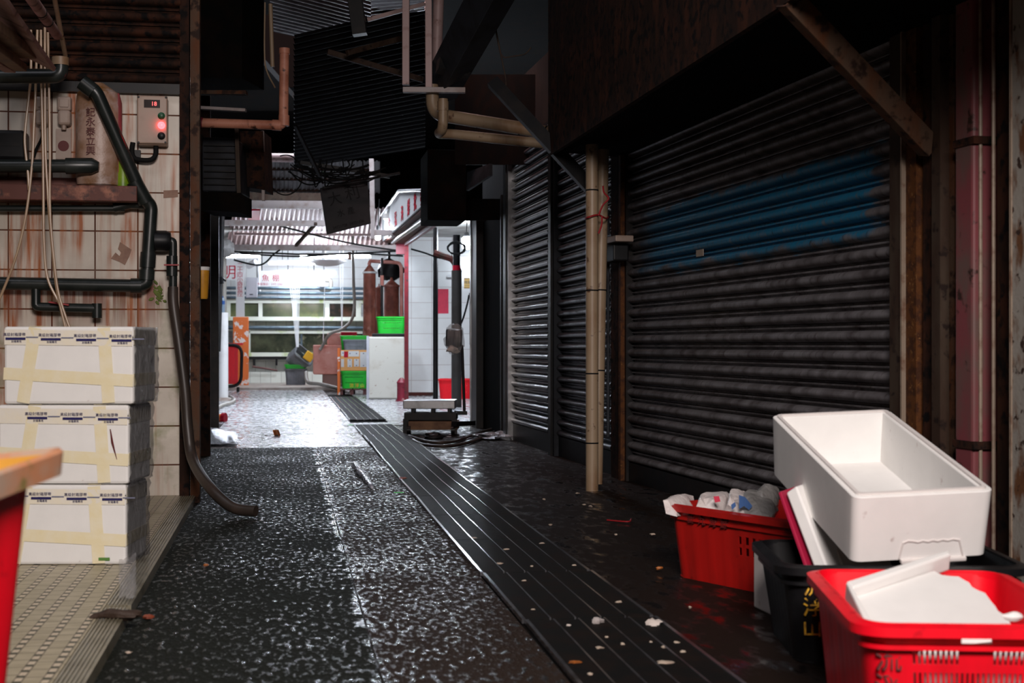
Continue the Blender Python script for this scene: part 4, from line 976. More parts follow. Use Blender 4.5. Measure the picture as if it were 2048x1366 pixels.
# ------------------------------------------------------------------ scraps on the ground
def scrap(x, y, w, m_, lab, cat='scrap', group=None, name='scrap', h=.012, dep=None, z=.018):
    c = G(x, y, z); wd = w/F*c.y; sd = random.randint(1, 99)
    o = MB().blob(c+Vector((0, 0, h*.2)), (wd, dep or wd*.8, h), sd, .6, 9, 5, rotm(0, 0, random.uniform(-.6, .6))).build(name, m_, None, True)
    tag(o, lab, cat, group); return finish(o)
for x, y in ((1330, 1327), (1150, 1327)): pass
scrap(1308, 1250, 34, M['tissue'], 'crumpled wet tissue on the drain grating left of the black crate', name='tissue', h=.03)
scrap(1195, 1247, 24, M['bag_clear'], 'crumpled clear film scrap with an orange corner on the grating', name='film_scrap', h=.035, cat='plastic film')
scrap(1330, 1327, 32, M['scrap'], 'flat pale scrap at the near right of the grating', h=.012)
scrap(1150, 1327, 30, M['orange_leaf'], 'tan scrap on the left part of the grating, close to the camera')
scrap(1319, 1137, 14, M['orange_leaf'], 'small orange scrap beside the grubby red crate', dep=.012)
scrap(1237, 1206, 16, M['scrap'], 'pale double scrap in the middle of the grating')
scrap(1137, 1253, 9, M['tissue'], 'round white scrap in the middle of the near grating')
scrap(1366, 1306, 12, M['scrap'], 'small pale scrap at the right edge of the grating')
for x, y, w in ((1013, 1100, 14), (1000, 1128, 16), (946, 1077, 14), (1066, 1221, 9), (1048, 1163, 11), (1199, 1297, 16), (1354, 1287, 12), (1328, 1296, 12), (1088, 999, 8), (1181, 1013, 8), (1168, 1010, 9),
                (1155, 987, 9), (1101, 1050, 8), (1232, 1070, 6), (1305, 1069, 12), (1084, 1088, 12), (1148, 1132, 10), (1302, 1286, 8), (1213, 1276, 8), (1064, 1134, 7), (1380, 1216, 7), (1245, 1290, 9), (1180, 1350, 12)):
    scrap(x, y, w, M['scrap'], 'small pale scrap lying on or near the wet drain gratings', 'scrap', 'small scraps by the gratings', h=.010)
o = MB().tube(smoothpath([G(1214, 1040, .01), G(1235, 1042, .01), G(1258, 1043, .01), G(1262, 1038, .01)]), .004, 6).build('red_tape', M['cord_red'], None, True); tag(o, 'thin red plastic ribbon lying on the dark ground by the shutter', 'ribbon'); finish(o)
scrap(298, 1236, 24, M['leaf'], 'red brown leaf on the asphalt by the broken nosing', 'leaf', name='leaf', h=.02, z=.012)
scrap(806, 958, 16, M['leaf'], 'red brown leaf at the left edge of the grating', 'leaf', name='leaf', h=.02)
scrap(257, 1306, 14, M['scrap'], 'small yellow chip on the asphalt below the red leaf', z=.01, h=.008)
o = MB().blob(G(236, 1229, .06), (.165, .045, .035), 5, .5, 14, 8, rotm(0, 0, .12)).build('rotten_stick', M['bark'], None, True); tag(o, 'short rotten stick lying across the gap in the platform nosing', 'stick'); finish(o)
t = thing('dead_leaf', 'curled orange brown leaf standing on the wet street', 'leaf')
Yl = F*EYE/(873-HY); MB().sheet(lambda u, v: P(545+12*v+4*u, 860+13*u, Yl)+Vector((0, .03*math.sin(v*3), 0)), 5, 5, .004).build('blade', M['orange_leaf'], t, True)
MB().tube([P(530, 872, Yl), P(546, 874, Yl), P(556, 871, Yl)], .011, 6).build('stalk', M['bark'], t, True); finish(t)
scrap(412, 1131, 12, M['orange_leaf'], 'tiny brown scrap on the dark asphalt lane', z=.01)
o = MB().blob(G(797, 985, .015), (.07, .02, .006), 3, .5).build('green_scrap', M['green'], None, True); tag(o, 'flat bright green scrap beside the left rail of the grating', 'scrap'); finish(o)
t = thing('plastic_wrapper', 'long crumpled clear wrapper lying on the street left of the grating', 'wrapper')
MB().tube(smoothpath([G(710, 928, .02), G(722, 945, .025), G(734, 960, .02), G(744, 974, .015)]), [.02, .03, .026, .03, .02, .028, .03, .024, .018, .024, .02, .02, .026, .02, .02, .014, .02, .02, .01], 8).build('film', M['mirror_film'], t, True); finish(t)
# ------------------------------------------------------------------ roofs
def Hp(x, y, z): return P(x, y, F*(z-EYE)/(HY-y))
def corrugated(c00, c10, c01, c11, n, amp, name, m_, lab, cat='roof sheet', kind=None):
    c = [Vector(q) for q in (c00, c10, c01, c11)]; nn = (c[1]-c[0]).cross(c[2]-c[0]).normalized()
    mb = MB().sheet(lambda a, b: (c[0].lerp(c[1], a)).lerp(c[2].lerp(c[3], a), b)+nn*amp*math.sin(2*math.pi*n*a), n*8, 1)
    o = mb.build(name, m_, None, True)
    if kind: o['kind'] = kind
    else: tag(o, lab, cat)
    return finish(o)
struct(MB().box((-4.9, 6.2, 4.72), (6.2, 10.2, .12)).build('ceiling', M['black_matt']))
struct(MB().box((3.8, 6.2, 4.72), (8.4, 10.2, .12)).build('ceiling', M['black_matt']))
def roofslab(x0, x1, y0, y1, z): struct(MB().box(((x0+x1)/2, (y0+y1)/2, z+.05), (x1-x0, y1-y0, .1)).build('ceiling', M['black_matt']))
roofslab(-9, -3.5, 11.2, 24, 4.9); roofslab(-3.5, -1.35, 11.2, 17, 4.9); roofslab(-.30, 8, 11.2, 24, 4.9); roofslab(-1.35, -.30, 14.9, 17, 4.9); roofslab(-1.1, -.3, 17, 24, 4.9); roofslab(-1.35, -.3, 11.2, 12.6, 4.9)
corrugated(Hp(540, -60, 4.4), Hp(540, 62, 4.4), Hp(790, 12, 4.4), Hp(790, 118, 4.4), 16, .016, 'roof_sheet', M['galv'], 'bluish corrugated roof sheet high above the dark awning')
corrugated(P(588, 70, 12.8), P(588, 338, 17.0), P(850, 8, 13.4), P(850, 296, 17.6), 30, .018, 'awning_sheet', M['galv_dark'], 'large near-black corrugated awning sheet over the middle of the alley', 'awning')
corrugated(P(742, -20, 12.4), P(742, 40, 13.6), P(850, -20, 12.0), P(850, 22, 13.6), 8, .014, 'roof_sheet', M['galv'], 'pinkish lit corrugated roof sheet under the skylight gap')
roofslab(-12, 12, 24, 34, 5.2)
struct(MB().box((-4, 34.5, 4.6), (24, .1, 2.6)).build('wall_back', M['black_matt']))
struct(MB().box((-9.2, 14, 2.6), (.1, 42, 5.2)).build('wall_left', M['far_wall']))
struct(MB().box((6.5, 14, 2.6), (.1, 42, 5.2)).build('wall_right', M['far_wall']))
def beam(a, b, w, h, m_, name, lab, cat='beam', up=(0, 0, 1)):
    o = MB().bar(a, b, w, h, up).build(name, M[m_], None, bevel=.003); tag(o, lab, cat); return finish(o)
beam(P(655, 104, 11.6), P(846, 160, 11.9), .035, .045, 'brown_steel', 'steel_beam', 'thin brown beam sloping down across the dark awning')
beam(P(694, 106, 11.4), P(806, 76, 11.8), .035, .045, 'brown_steel', 'steel_beam', 'short brown beam sloping up to the pale hanging posts')
beam(P(735, 40, 12.2), P(850, 8, 12.2), .03, .035, 'steel_pink', 'steel_beam', 'thin pink lit beam under the skylight gap')
beam(P(705, -40, 12.0), P(720, 70, 12.0), .12, .12, 'black_metal', 'steel_beam', 'thick black beam end at the top of the dark awning')
beam(P(590, 250, 13.0), P(640, 352, 13.6), .03, .03, 'black_metal', 'steel_beam', 'thin black strut below the awning near the rust stained pipe')
beam(P(812, -60, 11.2), P(812, 170, 11.2), .055, .055, 'steel_pink', 'hanger_post', 'pale pink square post hanging down, left of the pair', 'post', (0, 1, 0))
beam(P(857, -60, 11.2), P(858, 183, 11.2), .052, .055, 'steel_pink', 'hanger_post', 'pale pink square post with a rust patch, right of the pair', 'post', (0, 1, 0))
o = MB().tube([P(879, -60, 11.7), P(872, 150, 11.7)], .045, 16).build('waste_pipe', M['steel_pink'], None, True); tag(o, 'round pink pipe behind the pale hanging posts', 'pipe'); finish(o)
beam(P(806, 180, 11.2), P(931, 181, 11.2), .06, .042, 'steel_pale', 'bracket_bar', 'short cream bracket bar under the pale hanging posts')
t = thing('air_duct', 'dull black sheet metal duct sloping up to the right under the roof', 'duct')
MB().bar(P(880, 178, 11.6), P(1010, -60, 9.4), .24, .20, (.3, -1, .2)).build('duct_body', M['duct'], t, bevel=.004)
MB().bar(P(905, 130, 11.1), P(912, 118, 11.0), .25, .21, (.3, -1, .2)).build('joint_flange', M['black_metal'], t); finish(t)
t = thing('waste_pipe', 'upper tan waste pipe with an elbow running to the right', 'pipe')
MB().tube(fillet([P(864, 170, 11.3), P(866, 228, 11.3), P(1112, 268, 11.0)], .16, 8), .052, 18).build('pipe', M['pvc_tan'], t, True)
for f in (.34, .70, .92):
    a = P(880, 231, 11.3).lerp(P(1112, 268, 11.0), f); d = (P(1112, 268, 11.0)-P(880, 231, 11.3)).normalized(); MB().tube([a-d*.006, a+d*.006], .054, 18).build('tie', M['cable'], t, True)
finish(t)
t = thing('waste_pipe', 'lower thin tan waste pipe with a double elbow running to the right', 'pipe')
MB().tube(fillet([P(886, 198, 10.9), P(886, 258, 10.9), P(876, 268, 11.05), P(900, 268, 11.0), P(1095, 288, 10.8)], .09, 8), .038, 18).build('pipe', M['pvc_tan'], t, True)
MB().tube([P(886, 203, 10.9), P(886, 222, 10.9)], .043, 18).build('coupling', M['pvc_tan'], t, True)
a = P(957, 274, 10.95); MB().tube([a-Vector((.006, 0, 0)), a+Vector((.006, 0, 0))], .041, 18).build('tie', M['cable'], t, True)
finish(t)
# black boxes and plates hanging at the right of the middle
o = MB().box(P(886, 378, 15.7), (.42, .8, .76), rotm(0, 0, A)).build('awning_box', M['black_matt'], None, bevel=.01); tag(o, 'big black box hanging under the roof beside the red lettered sign', 'box'); finish(o, A)
def quadplate(q, th, name, m_, lab, cat, bev=.0):
    o = MB().slab(q, th).build(name, M[m_], None, bevel=bev); tag(o, lab, cat); return finish(o)
quadplate([P(918, 442, 15.8), P(1010, 440, 14.9), P(1010, 398, 14.9), P(918, 398, 15.8)], .04, 'header_board', 'black_matt', 'dark brown header board over the black doorway', 'board')
quadplate([P(938, 382, 14.6), P(985, 352, 13.8), P(985, 328, 13.8), P(940, 345, 14.6)], .03, 'hanging_plate', 'duct', 'dull metal plate with a bright lower edge above the header board', 'plate')
quadplate([P(918, 330, 14.6), P(1085, 330, 13.4), P(1085, 150, 13.4), P(918, 150, 14.6)], .05, 'back_panel', 'black_matt', 'black panel behind the tan waste pipes', 'panel')
# ------------------------------------------------------------------ upper left
quadplate([P(376, 180, 11.3), P(528, 180, 11.2), P(528, -60, 11.2), P(376, -60, 11.3)], .5, 'hood_panel', 'black_matt', 'big black hood at the top left of the alley', 'hood')
t = thing('waste_pipe', 'rust stained orange pipe level from the left and turning straight up', 'pipe')
MB().tube(fillet([P(380, 245, 10.7), P(567, 251, 10.7), P(569, 98, 10.7)], .05, 5), .036, 18).build('pipe', M['pvc_orange'], t, True)
MB().tube([P(545, 250, 10.7), P(563, 251, 10.7)], .041, 18).build('elbow', M['pvc_orange'], t, True); MB().tube([P(568, 252, 10.7), P(568, 231, 10.7)], .041, 18).build('elbow', M['pvc_orange'], t, True)
MB().tube([P(569, 108, 10.7), P(569, 97, 10.7)], .041, 18).build('socket', M['pvc_orange'], t, True)
MB().tube([P(399, 245, 10.7), P(406, 246, 10.7)], .040, 18).build('collar', M['dark_red_paint'], t, True, label='dark red collar'); finish(t)
o = MB().tube([P(430, 314, 18.0), P(590, 316, 18.0)], .056, 14).build('waste_pipe', M['steel_pink'], None, True); tag(o, 'short pinkish pipe end showing below the rust stained elbow pipe', 'pipe'); finish(o)
o = MB().tube([P(541, 8, 10.9), P(545, 134, 10.9)], .016, 12).build('conduit', M['pvc_tan'], None, True); tag(o, 'short tan conduit hanging above the rust stained pipe', 'conduit'); finish(o)
o = MB().tube(smoothpath([P(530, 5, 10.9), P(529, 100, 10.9), P(533, 140, 10.9), P(550, 175, 10.8)]), .006, 8).build('wire', M['pvc_tan'], None, True); tag(o, 'thin pale wire hanging left of the tan conduit', 'cable'); finish(o)
beam(P(398, 186, 10.9), P(494, 186, 10.9), .08, .03, 'rust', 'steel_beam', 'rusty ledge beam under the black hood')
beam(P(402, 216, 10.9), P(492, 221, 10.9), .06, .024, 'steel_pale', 'steel_beam', 'dirty cream bar between the rusty ledge and the orange pipe')
t = thing('air_conditioner', 'old grey air conditioner casing under the orange pipe', 'air conditioner')
MB().slab([P(404, 382, 11.2), P(477, 384, 11.2), P(472, 276, 11.2), P(404, 274, 11.2)], -.5).build('casing', M['duct'], t, bevel=.01)
MB().bar(P(473, 240, 11.1), P(478, 386, 11.1), .03, .02, (0, 1, 0)).build('edge_strip', M['brown_steel'], t)
for k in range(7): MB().bar(P(408, 368-13*k, 11.17), P(470, 369-13*k, 11.17), .01, .004, (0, 1, 0)).build('louvre', M['black_metal'], t)
finish(t)
quadplate([P(480, 372, 11.6), P(530, 380, 11.6), P(526, 262, 11.6), P(480, 262, 11.6)], -.4, 'meter_cabinet', 'rust_dark', 'dark brown cabinet beside the old air conditioner', 'cabinet')
beam(P(525, 262, 11.63), P(527, 402, 11.63), .025, .03, 'steel_pale', 'edge_bar', 'thin pale upright bar at the side of the dark brown cabinet', up=(0, 1, 0))
quadplate([P(402, 420, 11.0), P(480, 425, 11.0), P(480, 386, 11.0), P(402, 383, 11.0)], -.5, 'shelf_board', 'black_matt', 'black shelf board under the air conditioner', 'board')
t = thing('flood_lamp', 'small black flood lamp hanging below the shelf board, unlit', 'lamp')
MB().slab([P(470, 406, 14.0), P(490, 431, 14.0), P(500, 405, 14.0), P(480, 398, 14.0)], -.10).build('head', M['black_metal'], t, bevel=.01)
MB().bar(P(487, 372, 14.0), P(490, 402, 14.0), .03, .02, (0, 1, 0)).build('arm', M['black_metal'], t); finish(t)
# left side of the alley
t = thing('roller_shutter', 'dark roller shutter along the left side of the alley, seen edge on', 'roller shutter')
curtain(LW, .12, 7.6, .10, 3.1, -.035).build('curtain', M['shutter_dark'], t, True); MB().fbox(LW, .12, 7.6, -.05, .0, 0, .10).build('bottom_bar', M['black_metal'], t); finish(t, LW.a, LW.p)
struct(MB().fbox(LW, .05, 7.9, -.4, -.07, 0, 3.6).build('wall_left', M['far_wall']), LW.a)
o = MB().fbox(LW, 7.62, 7.8, -.04, .12, 0, 3.3).build('steel_post', M['black_metal'], None, bevel=.006); tag(o, 'black steel post at the far end of the left side shutter', 'post'); finish(o, LW.a)
o = MB().fbox(LW, 3.4, 3.55, -.02, .10, 0, 3.3).build('steel_post', M['rust_dark'], None, bevel=.006); tag(o, 'dark rusty post halfway along the left side shutter', 'post'); finish(o, LW.a)
t = thing('drink_cup', 'dirty yellow cup with a white rim hung on the post by the tiled wall', 'cup')
c = P(405, 598, 8.75); MB().lathe(c, [(.030, 0), (.034, .01), (.042, .178)], 18).build('cup_body', M['yellow'], t, True); MB().lathe(c+Vector((0, 0, .176)), [(.043, 0), (.045, .02), (.041, .022), (.038, .004)], 18).build('rim', M['pvc_white'], t, True, label='white rim')
MB().tube([c+Vector((-.02, 0, .19)), c+Vector((-.10, -.15, .24))], .004, 6).build('hook', M['black_metal'], t); finish(t)
# ------------------------------------------------------------------ hanging shop sign
t = thing('shop_sign', 'dark grey shop sign with black characters hanging crooked over the alley', 'sign')
q0_ = P(655, 469, 15.0); sp_ = Plane3(q0_, P(742, 447, 15.2), P(641, 376, 15.0)); q = [sp_.px(655, 469), sp_.px(742, 447), sp_.px(735, 357), sp_.px(641, 376)]
sb_ = MB().slab(q, -.03).build('board', M['sign_dark'], t, bevel=.003)
ux = (q[1]-q[0]).normalized(); uy = (q[3]-q[0]); uy = (uy-ux*uy.dot(ux)).normalized(); un = ux.cross(uy)
def onsign(x, y):
    p = Plane3(q[0]+un*.004, q[1]+un*.004, q[3]+un*.004).px(x, y); Mt = Matrix((ux.to_4d(), uy.to_4d(), un.to_4d(), Vector((0, 0, 0, 1)))).transposed()
    for i in range(3): Mt[i][3] = p[i]; Mt[3][i] = 0
    Mt[3][3] = 1; return Mt
if un.y > 0: un = -un; ux = ux
text_mesh('大', .155, 'lettering', M['sign_black'], onsign(670, 399), sb_, .001); text_mesh('利', .17, 'lettering', M['sign_black'], onsign(705, 387), sb_, .001)
text_mesh('水', .085, 'lettering', M['sign_black'], onsign(682, 427), sb_, .001); text_mesh('產', .085, 'lettering', M['sign_black'], onsign(702, 422), sb_, .001)
text_mesh('24721728  24721326', .042, 'lettering', M['sign_black'], onsign(697, 449), sb_, .001)
for x, y, y1 in ((650, 374, 340), (728, 358, 338)): MB().tube([P(x, y, 15.0), P(x-2, y1, 15.0)], .006, 6).build('hanger', M['black_metal'], t)
finish(t)
beam(P(600, 325, 15.0), P(780, 353, 15.2), .05, .04, 'black_metal', 'steel_beam', 'black beam just above the crooked shop sign')
beam(P(645, 376, 14.9), P(800, 346, 15.1), .02, .025, 'black_metal', 'steel_beam', 'thin black rail along the top edge of the crooked shop sign')
random.seed(11)
cabs = []
for i in range(12):
    x0 = random.uniform(575, 640); x1 = random.uniform(660, 780); y0 = random.uniform(318, 345); y1 = random.uniform(325, 352); s = random.uniform(8, 34); Y = 14.6+.05*i
    pts = [P(x0+(x1-x0)*f, y0+(y1-y0)*f+s*4*f*(1-f), Y) for f in (0, .2, .4, .6, .8, 1)]
    o = MB().tube(smoothpath(pts, 5), random.choice((.006, .008, .011)), 6).build('cable', M['cable'], None, True); tag(o, 'one of the tangled black cables slung above the crooked shop sign', 'cable', 'tangled cables above the shop sign'); finish(o)
for i in range(9):
    x = random.uniform(622, 730); l = random.uniform(20, 60); Y = 14.5+.04*i
    pts = [P(x, 318, Y), P(x+random.uniform(-8, 8), 318+l*.5, Y), P(x+random.uniform(-14, 14), 318+l, Y), P(x+random.uniform(-18, 18), 318+l*.6, Y)]
    o = MB().tube(smoothpath(pts, 5), .007, 6).build('cable_end', M['cable'], None, True); tag(o, 'loose black cable end dangling above the crooked shop sign', 'cable', 'dangling cable ends above the shop sign'); finish(o)
loop = [P(545+34*math.cos(a)+26, 350+40*math.sin(a), 13.6) for a in [x*.35-1.9 for x in range(15)]]
o = MB().tube(smoothpath(loop, 3), .006, 6).build('cable', M['cable'], None, True); tag(o, 'wide round loop of thin black cable left of the shop sign', 'cable'); finish(o)
for pts, lab in (([(985, 20), (1000, 100), (1004, 110), (1010, 115), (1030, 112), (1050, 108), (1062, 95)], 'thin cable drooping in a loop under the roof near the duct'), ([(982, 10), (995, 80), (1006, 130), (1012, 170), (1000, 200)], 'thin cable hanging down past the black panel')):
    o = MB().tube(smoothpath([P(x, y, 10.6) for x, y in pts]), .005, 6).build('cable', M['brown_steel'], None, True); tag(o, lab, 'cable'); finish(o)
# ------------------------------------------------------------------ black doorway at the far end of the right side
ud = u_at(SB, 1004); uw = u_at(SB, 956); u9 = u_at(SB, 946)
t = thing('recess_sheet', 'black sheet filling the dark recess beyond the narrow shutters', 'door')
MB().fbox(SB, uw, ud, -.12, -.06, 0, 2.35).build('leaf', M['black_matt'], t); MB().fbox(SB, ud, ud+.05, -.1, .02, 0, 2.5).build('door_frame', M['black_metal'], t); finish(t, SB.a)  # black sheet stands in for the dark of the open recess
t = thing('steel_post', 'dark steel post with a bright edge left of the black doorway', 'post')
MB().fbox(SB, u9, uw, -.1, .02, 0, 2.5).build('web', M['black_metal'], t); MB().fbox(SB, u9-.05, u9, -.1, .03, 0, 2.45).build('lip', M['steel'], t); finish(t, SB.a)
struct(MB().fbox(SB, u9-.1, -.1, -.4, -.13, 0, 3.6).build('wall_right', M['far_wall']), SB.a)
# ------------------------------------------------------------------ far end: structure
struct(MB().fbox(FS, -4, 5.2, -2.2, -2.05, 0, 3.6).build('wall_back', M['tile_far']), A)
struct(MB().fbox(FS, -4, 5.2, -2.2, 4.0, 3.32, 3.40).build('ceiling', M['pale_ceiling']), A)
struct(MB().fbox(FS, -4, 3.2, -.4, 3.75, 0, .06).build('kerb', M['kerb']), A)
TF = Frame(((820-CX)/F*26.5, 26.5), R(1.5))
struct(MB().fbox(TF, u_at(TF, 817), 1.6, -.2, 0, 0, 3.3).build('wall_right', M['tile_far']), TF.a)
struct(MB().fbox(TF, u_at(TF, 817), u_at(TF, 868), 0, .03, 0, .07).build('baseboard_right', M['maroon']), TF.a)
struct(MB().box((-.9, 24.6, 3.0), (2.3, 4.0, .08)).build('ceiling', M['pale_ceiling']))
def T_(name, lab, cat, group=None): return thing(name, lab, cat, group)
def one(mb, name, m_, lab, cat, group=None, rz=A, smooth=False, bevel=0.0):
    o = mb.build(name, M[m_] if isinstance(m_, str) else m_, None, smooth, bevel); tag(o, lab, cat, group); return finish(o, rz)
# lamps
def tube_lamp(x0, y0, x1, y1, Y0, Y1, lab):
    t = T_('fluorescent_lamp', lab, 'lamp', 'lit fluorescent lamps at the fish stall'); a, b = P(x0, y0, Y0), P(x1, y1, Y1)
    MB().tube([a, b], .030, 12).build('tube', M['tube_light'], t, True, label='lit white tube')
    MB().bar(a+Vector((0, 0, .055)), b+Vector((0, 0, .055)), .09, .04).build('housing', M['lamp_white'], t); 
    for p in (a.lerp(b, .2), a.lerp(b, .8)): MB().tube([p+Vector((0, 0, .06)), Vector((p.x, p.y, 3.33))], .008, 6).build('hanger_wire', M['cable'], t)
    for p in (a, b): MB().box(p+Vector((0, 0, .02)), (.03, .05, .09)).build('end_cap', M['lamp_white'], t)
    return finish(t, A)
tube_lamp(600, 513, 741, 513, 30.2, 30.4, 'long lit fluorescent lamp highest and nearest at the stall front')
tube_lamp(538, 526, 672, 526, 31.5, 31.6, 'lit fluorescent lamp second from the top over the fish tanks')
tube_lamp(552, 546, 672, 546, 33.0, 33.1, 'lit fluorescent lamp lowest, behind the white strings')
tube_lamp(452, 513, 520, 512, 29.0, 29.2, 'short lit fluorescent lamp at the left above the vertical red lettering')
def bulb(x, y, Y, lab, h=.16, r=.045):
    t = T_('bulb_lamp', lab, 'lamp'); c = P(x, y, Y); MB().lathe(c-Vector((0, 0, h/2)), [(r*.5, 0), (r, .02), (r, h-.03), (r*.6, h)], 14).build('bulb', M['bulb'], t, True, label='lit bulb')
    MB().lathe(c+Vector((0, 0, h/2)), [(r*.6, 0), (r*.6, .06), (r*.4, .08)], 12).build('socket', M['black'], t, True); MB().tube([c+Vector((0, 0, h/2+.06)), c+Vector((.02, 0, h/2+.5))], .008, 6).build('lead', M['cable'], t); return finish(t)
bulb(756, 470, 23.0, 'lit bulb hanging under the red lettered sign'); bulb(933, 486, 22.8, 'lit bulb beside the black doorway post, above the yellow floor notice', .20, .07)
# canopy beams and sheets
def B(x0, y0, x1, y1, Y0, Y1, w, h, m_, lab, name='canopy_beam'): return beam(P(x0, y0, Y0), P(x1, y1, Y1), w, h, m_, name, lab)
B(470, 409, 648, 410, 25.0, 25.2, .10, .14, 'steel_pale', 'pale pink canopy beam highest of the level beams beyond the shop sign')
B(440, 392, 645, 394, 24.6, 24.8, .08, .13, 'brown_steel', 'brownish board just above the highest pale canopy beam')
B(448, 446, 660, 447, 25.0, 25.2, .10, .10, 'steel_pale', 'pale grey canopy beam in the middle, behind the shop sign')
B(462, 495, 806, 496, 26.0, 26.2, .12, .10, 'steel_pale', 'long grey canopy beam lowest, above the fluorescent lamps')
B(748, 466, 828, 466, 22.0, 22.1, .08, .09, 'steel_pale', 'short pale beam end below the red lettered sign')
o = beam(P(743, 318, 22.0), P(746, 478, 22.0), .07, .06, 'steel_pale', 'canopy_post', 'pale upright canopy post right of the shop sign', 'post', (0, 1, 0))
B(592, 491, 632, 447, 26.0, 25.1, .05, .05, 'brown_steel', 'short diagonal brace below the shop sign', 'diagonal_brace')
corrugated(P(470, 322, 27.0), P(760, 322, 27.0), P(470, 386, 27.5), P(760, 386, 27.5), 34, .022, 'roof_sheet', M['galv'], 'pale corrugated roof sheet far behind the shop sign, upper one')
for y, lab in ((338, 'upper dark rail under the far corrugated roof sheet'), (358, 'lower dark rail under the far corrugated roof sheet'), (380, 'black rail along the lower edge of the far corrugated sheet')):
    B(520, y, 745, y+2, 27.0+(y-322)/64*.5, 27.0+(y-322)/64*.5, .05, .05, 'rust_dark', lab, 'purlin')
corrugated(P(468, 416, 27.2), P(812, 416, 27.2), P(452, 494, 31.5), P(800, 494, 31.5), 36, .022, 'roof_sheet', M['steel_pink'], 'pinkish corrugated canopy sheet between the level canopy beams')
B(470, 468, 760, 470, 28.6, 28.8, .06, .05, 'steel_pink', 'thin rail under the pinkish corrugated canopy sheet', 'purlin')
one(MB().slab([P(496, 438, 28.3), P(520, 438, 28.3), P(520, 418, 27.2), P(497, 418, 27.2)], .03), 'red_cloth', 'sign_red', 'dark red cloth hanging against the canopy sheet', 'cloth')

for pts, lab in (([(470, 503), (560, 507), (650, 509), (800, 502)], 'black cable sagging along the lowest canopy beam'), ([(480, 507), (600, 513), (700, 507), (806, 512)], 'black cable looping below the lowest canopy beam'),
                 ([(560, 452), (650, 475), (720, 490), (800, 502)], 'brown cable slanting across the pinkish canopy sheet'), ([(468, 520), (520, 530), (548, 508), (560, 500)], 'thin cable drooping beside the meter box')):
    o = MB().tube(smoothpath([P(x, y, 25.6) for x, y in pts]), .016, 6).build('cable', M['cable'], None, True); tag(o, lab, 'cable'); finish(o)
# red lettered sign running along the right
SG = Frame((-1.04, 17.0), math.atan2(7, -1.146)+math.pi)
t = T_('shop_sign', 'white sign with vertical red lettering running along the right under the roof', 'sign')
vs = [SG.px(x, y) for x, y in ((765, 483), (852, 404), (852, 382), (800, 383), (763, 430))]; n5 = SG.n if SG.n.x < 0 else -SG.n
rb_ = plate(MB(), vs, .08, n5).build('board', M['white_board'], t)
sgn = Frame((-1.04, 17.0), SG.a if SG.n.x < 0 else SG.a+math.pi)
for i, ch in enumerate('生猛海鮮批發'): text_mesh(ch, .24, 'lettering', M['sign_red'], frame_matrix(sgn, sgn.px(778+13.0*i, 452-11.5*i, .006)) @ Matrix.Scale(1.6, 4, (1, 0, 0)), rb_, .003, label='red characters')
MB().tube([SG.px(765, 431)+n5*.02, SG.px(800, 382)+n5*.02, SG.px(852, 381)+n5*.02], .02, 8).build('rim_rail', M['steel'], t); finish(t)
o = MB().slab([P(768, 485, 24), P(852, 414, 17), P(880, 426, 17), P(815, 490, 24)], .04).build('soffit_board', M['maroon']); tag(o, 'brown soffit board under the red lettered sign', 'board'); finish(o)
o = MB().tube([P(786, 484, 23.8), P(852, 436, 17.2)], .035, 10).build('gutter_pipe', M['steel'], None, True); tag(o, 'bright metal gutter pipe under the soffit board', 'pipe'); finish(o)
# posts
t = T_('pipe_post', 'thick white plastic pipe post standing at the left of the street', 'post'); b = G(445, 802)
MB().tube([b, Vector((b.x, b.y, 1.50))], .097, 22).build('pipe', M['pvc_white'], t, True); MB().lathe((b.x, b.y, 0), [(.22, 0), (.20, .03), (.12, .06)], 16).build('foot', M['kerb'], t, True); finish(t)
t = T_('water_bottle', 'clear plastic water bottle with a blue cap on the white pipe post', 'bottle')
MB().lathe((b.x, b.y, 1.50), [(.035, 0), (.042, .01), (.042, .20), (.03, .235), (.014, .255)], 14).build('body', M['bottle'], t, True); MB().lathe((b.x, b.y, 1.70), [(.0430, 0), (.0430, -.06)], 14).build('label_band', M['bottle_cap'], t, True); MB().lathe((b.x, b.y, 1.752), [(.016, 0), (.016, .025)], 10).build('cap', M['bottle_cap'], t, True); finish(t)
t = T_('pole', 'thin black pole hanging beside the white pipe post', 'pole'); MB().tube([P(446, 378, 23.9), P(436, 703, 23.75)], .045, 12).build('shaft', M['black_metal'], t, True); MB().box(P(438, 560, 23.8), (.16, .12, .12)).build('clamp', M['black'], t, bevel=.02); MB().bar(P(442, 556, 23.8), P(452, 562, 23.8), .03, .03).build('clamp_handle', M['black'], t); finish(t)
one(MB().tube([P(447, 505, 25.0), Vector((P(447, 505, 25.0).x, 25.0, 0))], .055, 14), 'grey_pole', 'pvc_grey', 'grey pole behind the white pipe post and bottle', 'pole', None, 0, True)
one(MB().blob(P(446, 497, 24.9), (.40, .34, .30), 3, .4), 'tarpaulin_bundle', 'bag_grey', 'grey bundled tarpaulin under the canopy at the left', 'tarpaulin', None, 0, True)
PF = Frame(((480-CX)/F*31.5, 31.5), A)
t = T_('lettered_post', 'white post with vertical red characters and torn orange sheet below', 'post')
ps_ = MB().pbox(PF, 472, 512, 489, 634, -.18, 0).build('post_shaft', M['white_board'], t); MB().pbox(PF, 466, 634, 497, 771, -.26, .03).build('wrap', M['orange_sheet'], t, bevel=.01, label='torn orange and white wrap')
for i, ch in enumerate('二十四小時監控'): text_mesh(ch, .128, 'lettering', M['sign_red'], frame_matrix(PF, PF.px(480, 531+9.6*i, .004)), ps_, .001, label='red characters')
finish(t, A)
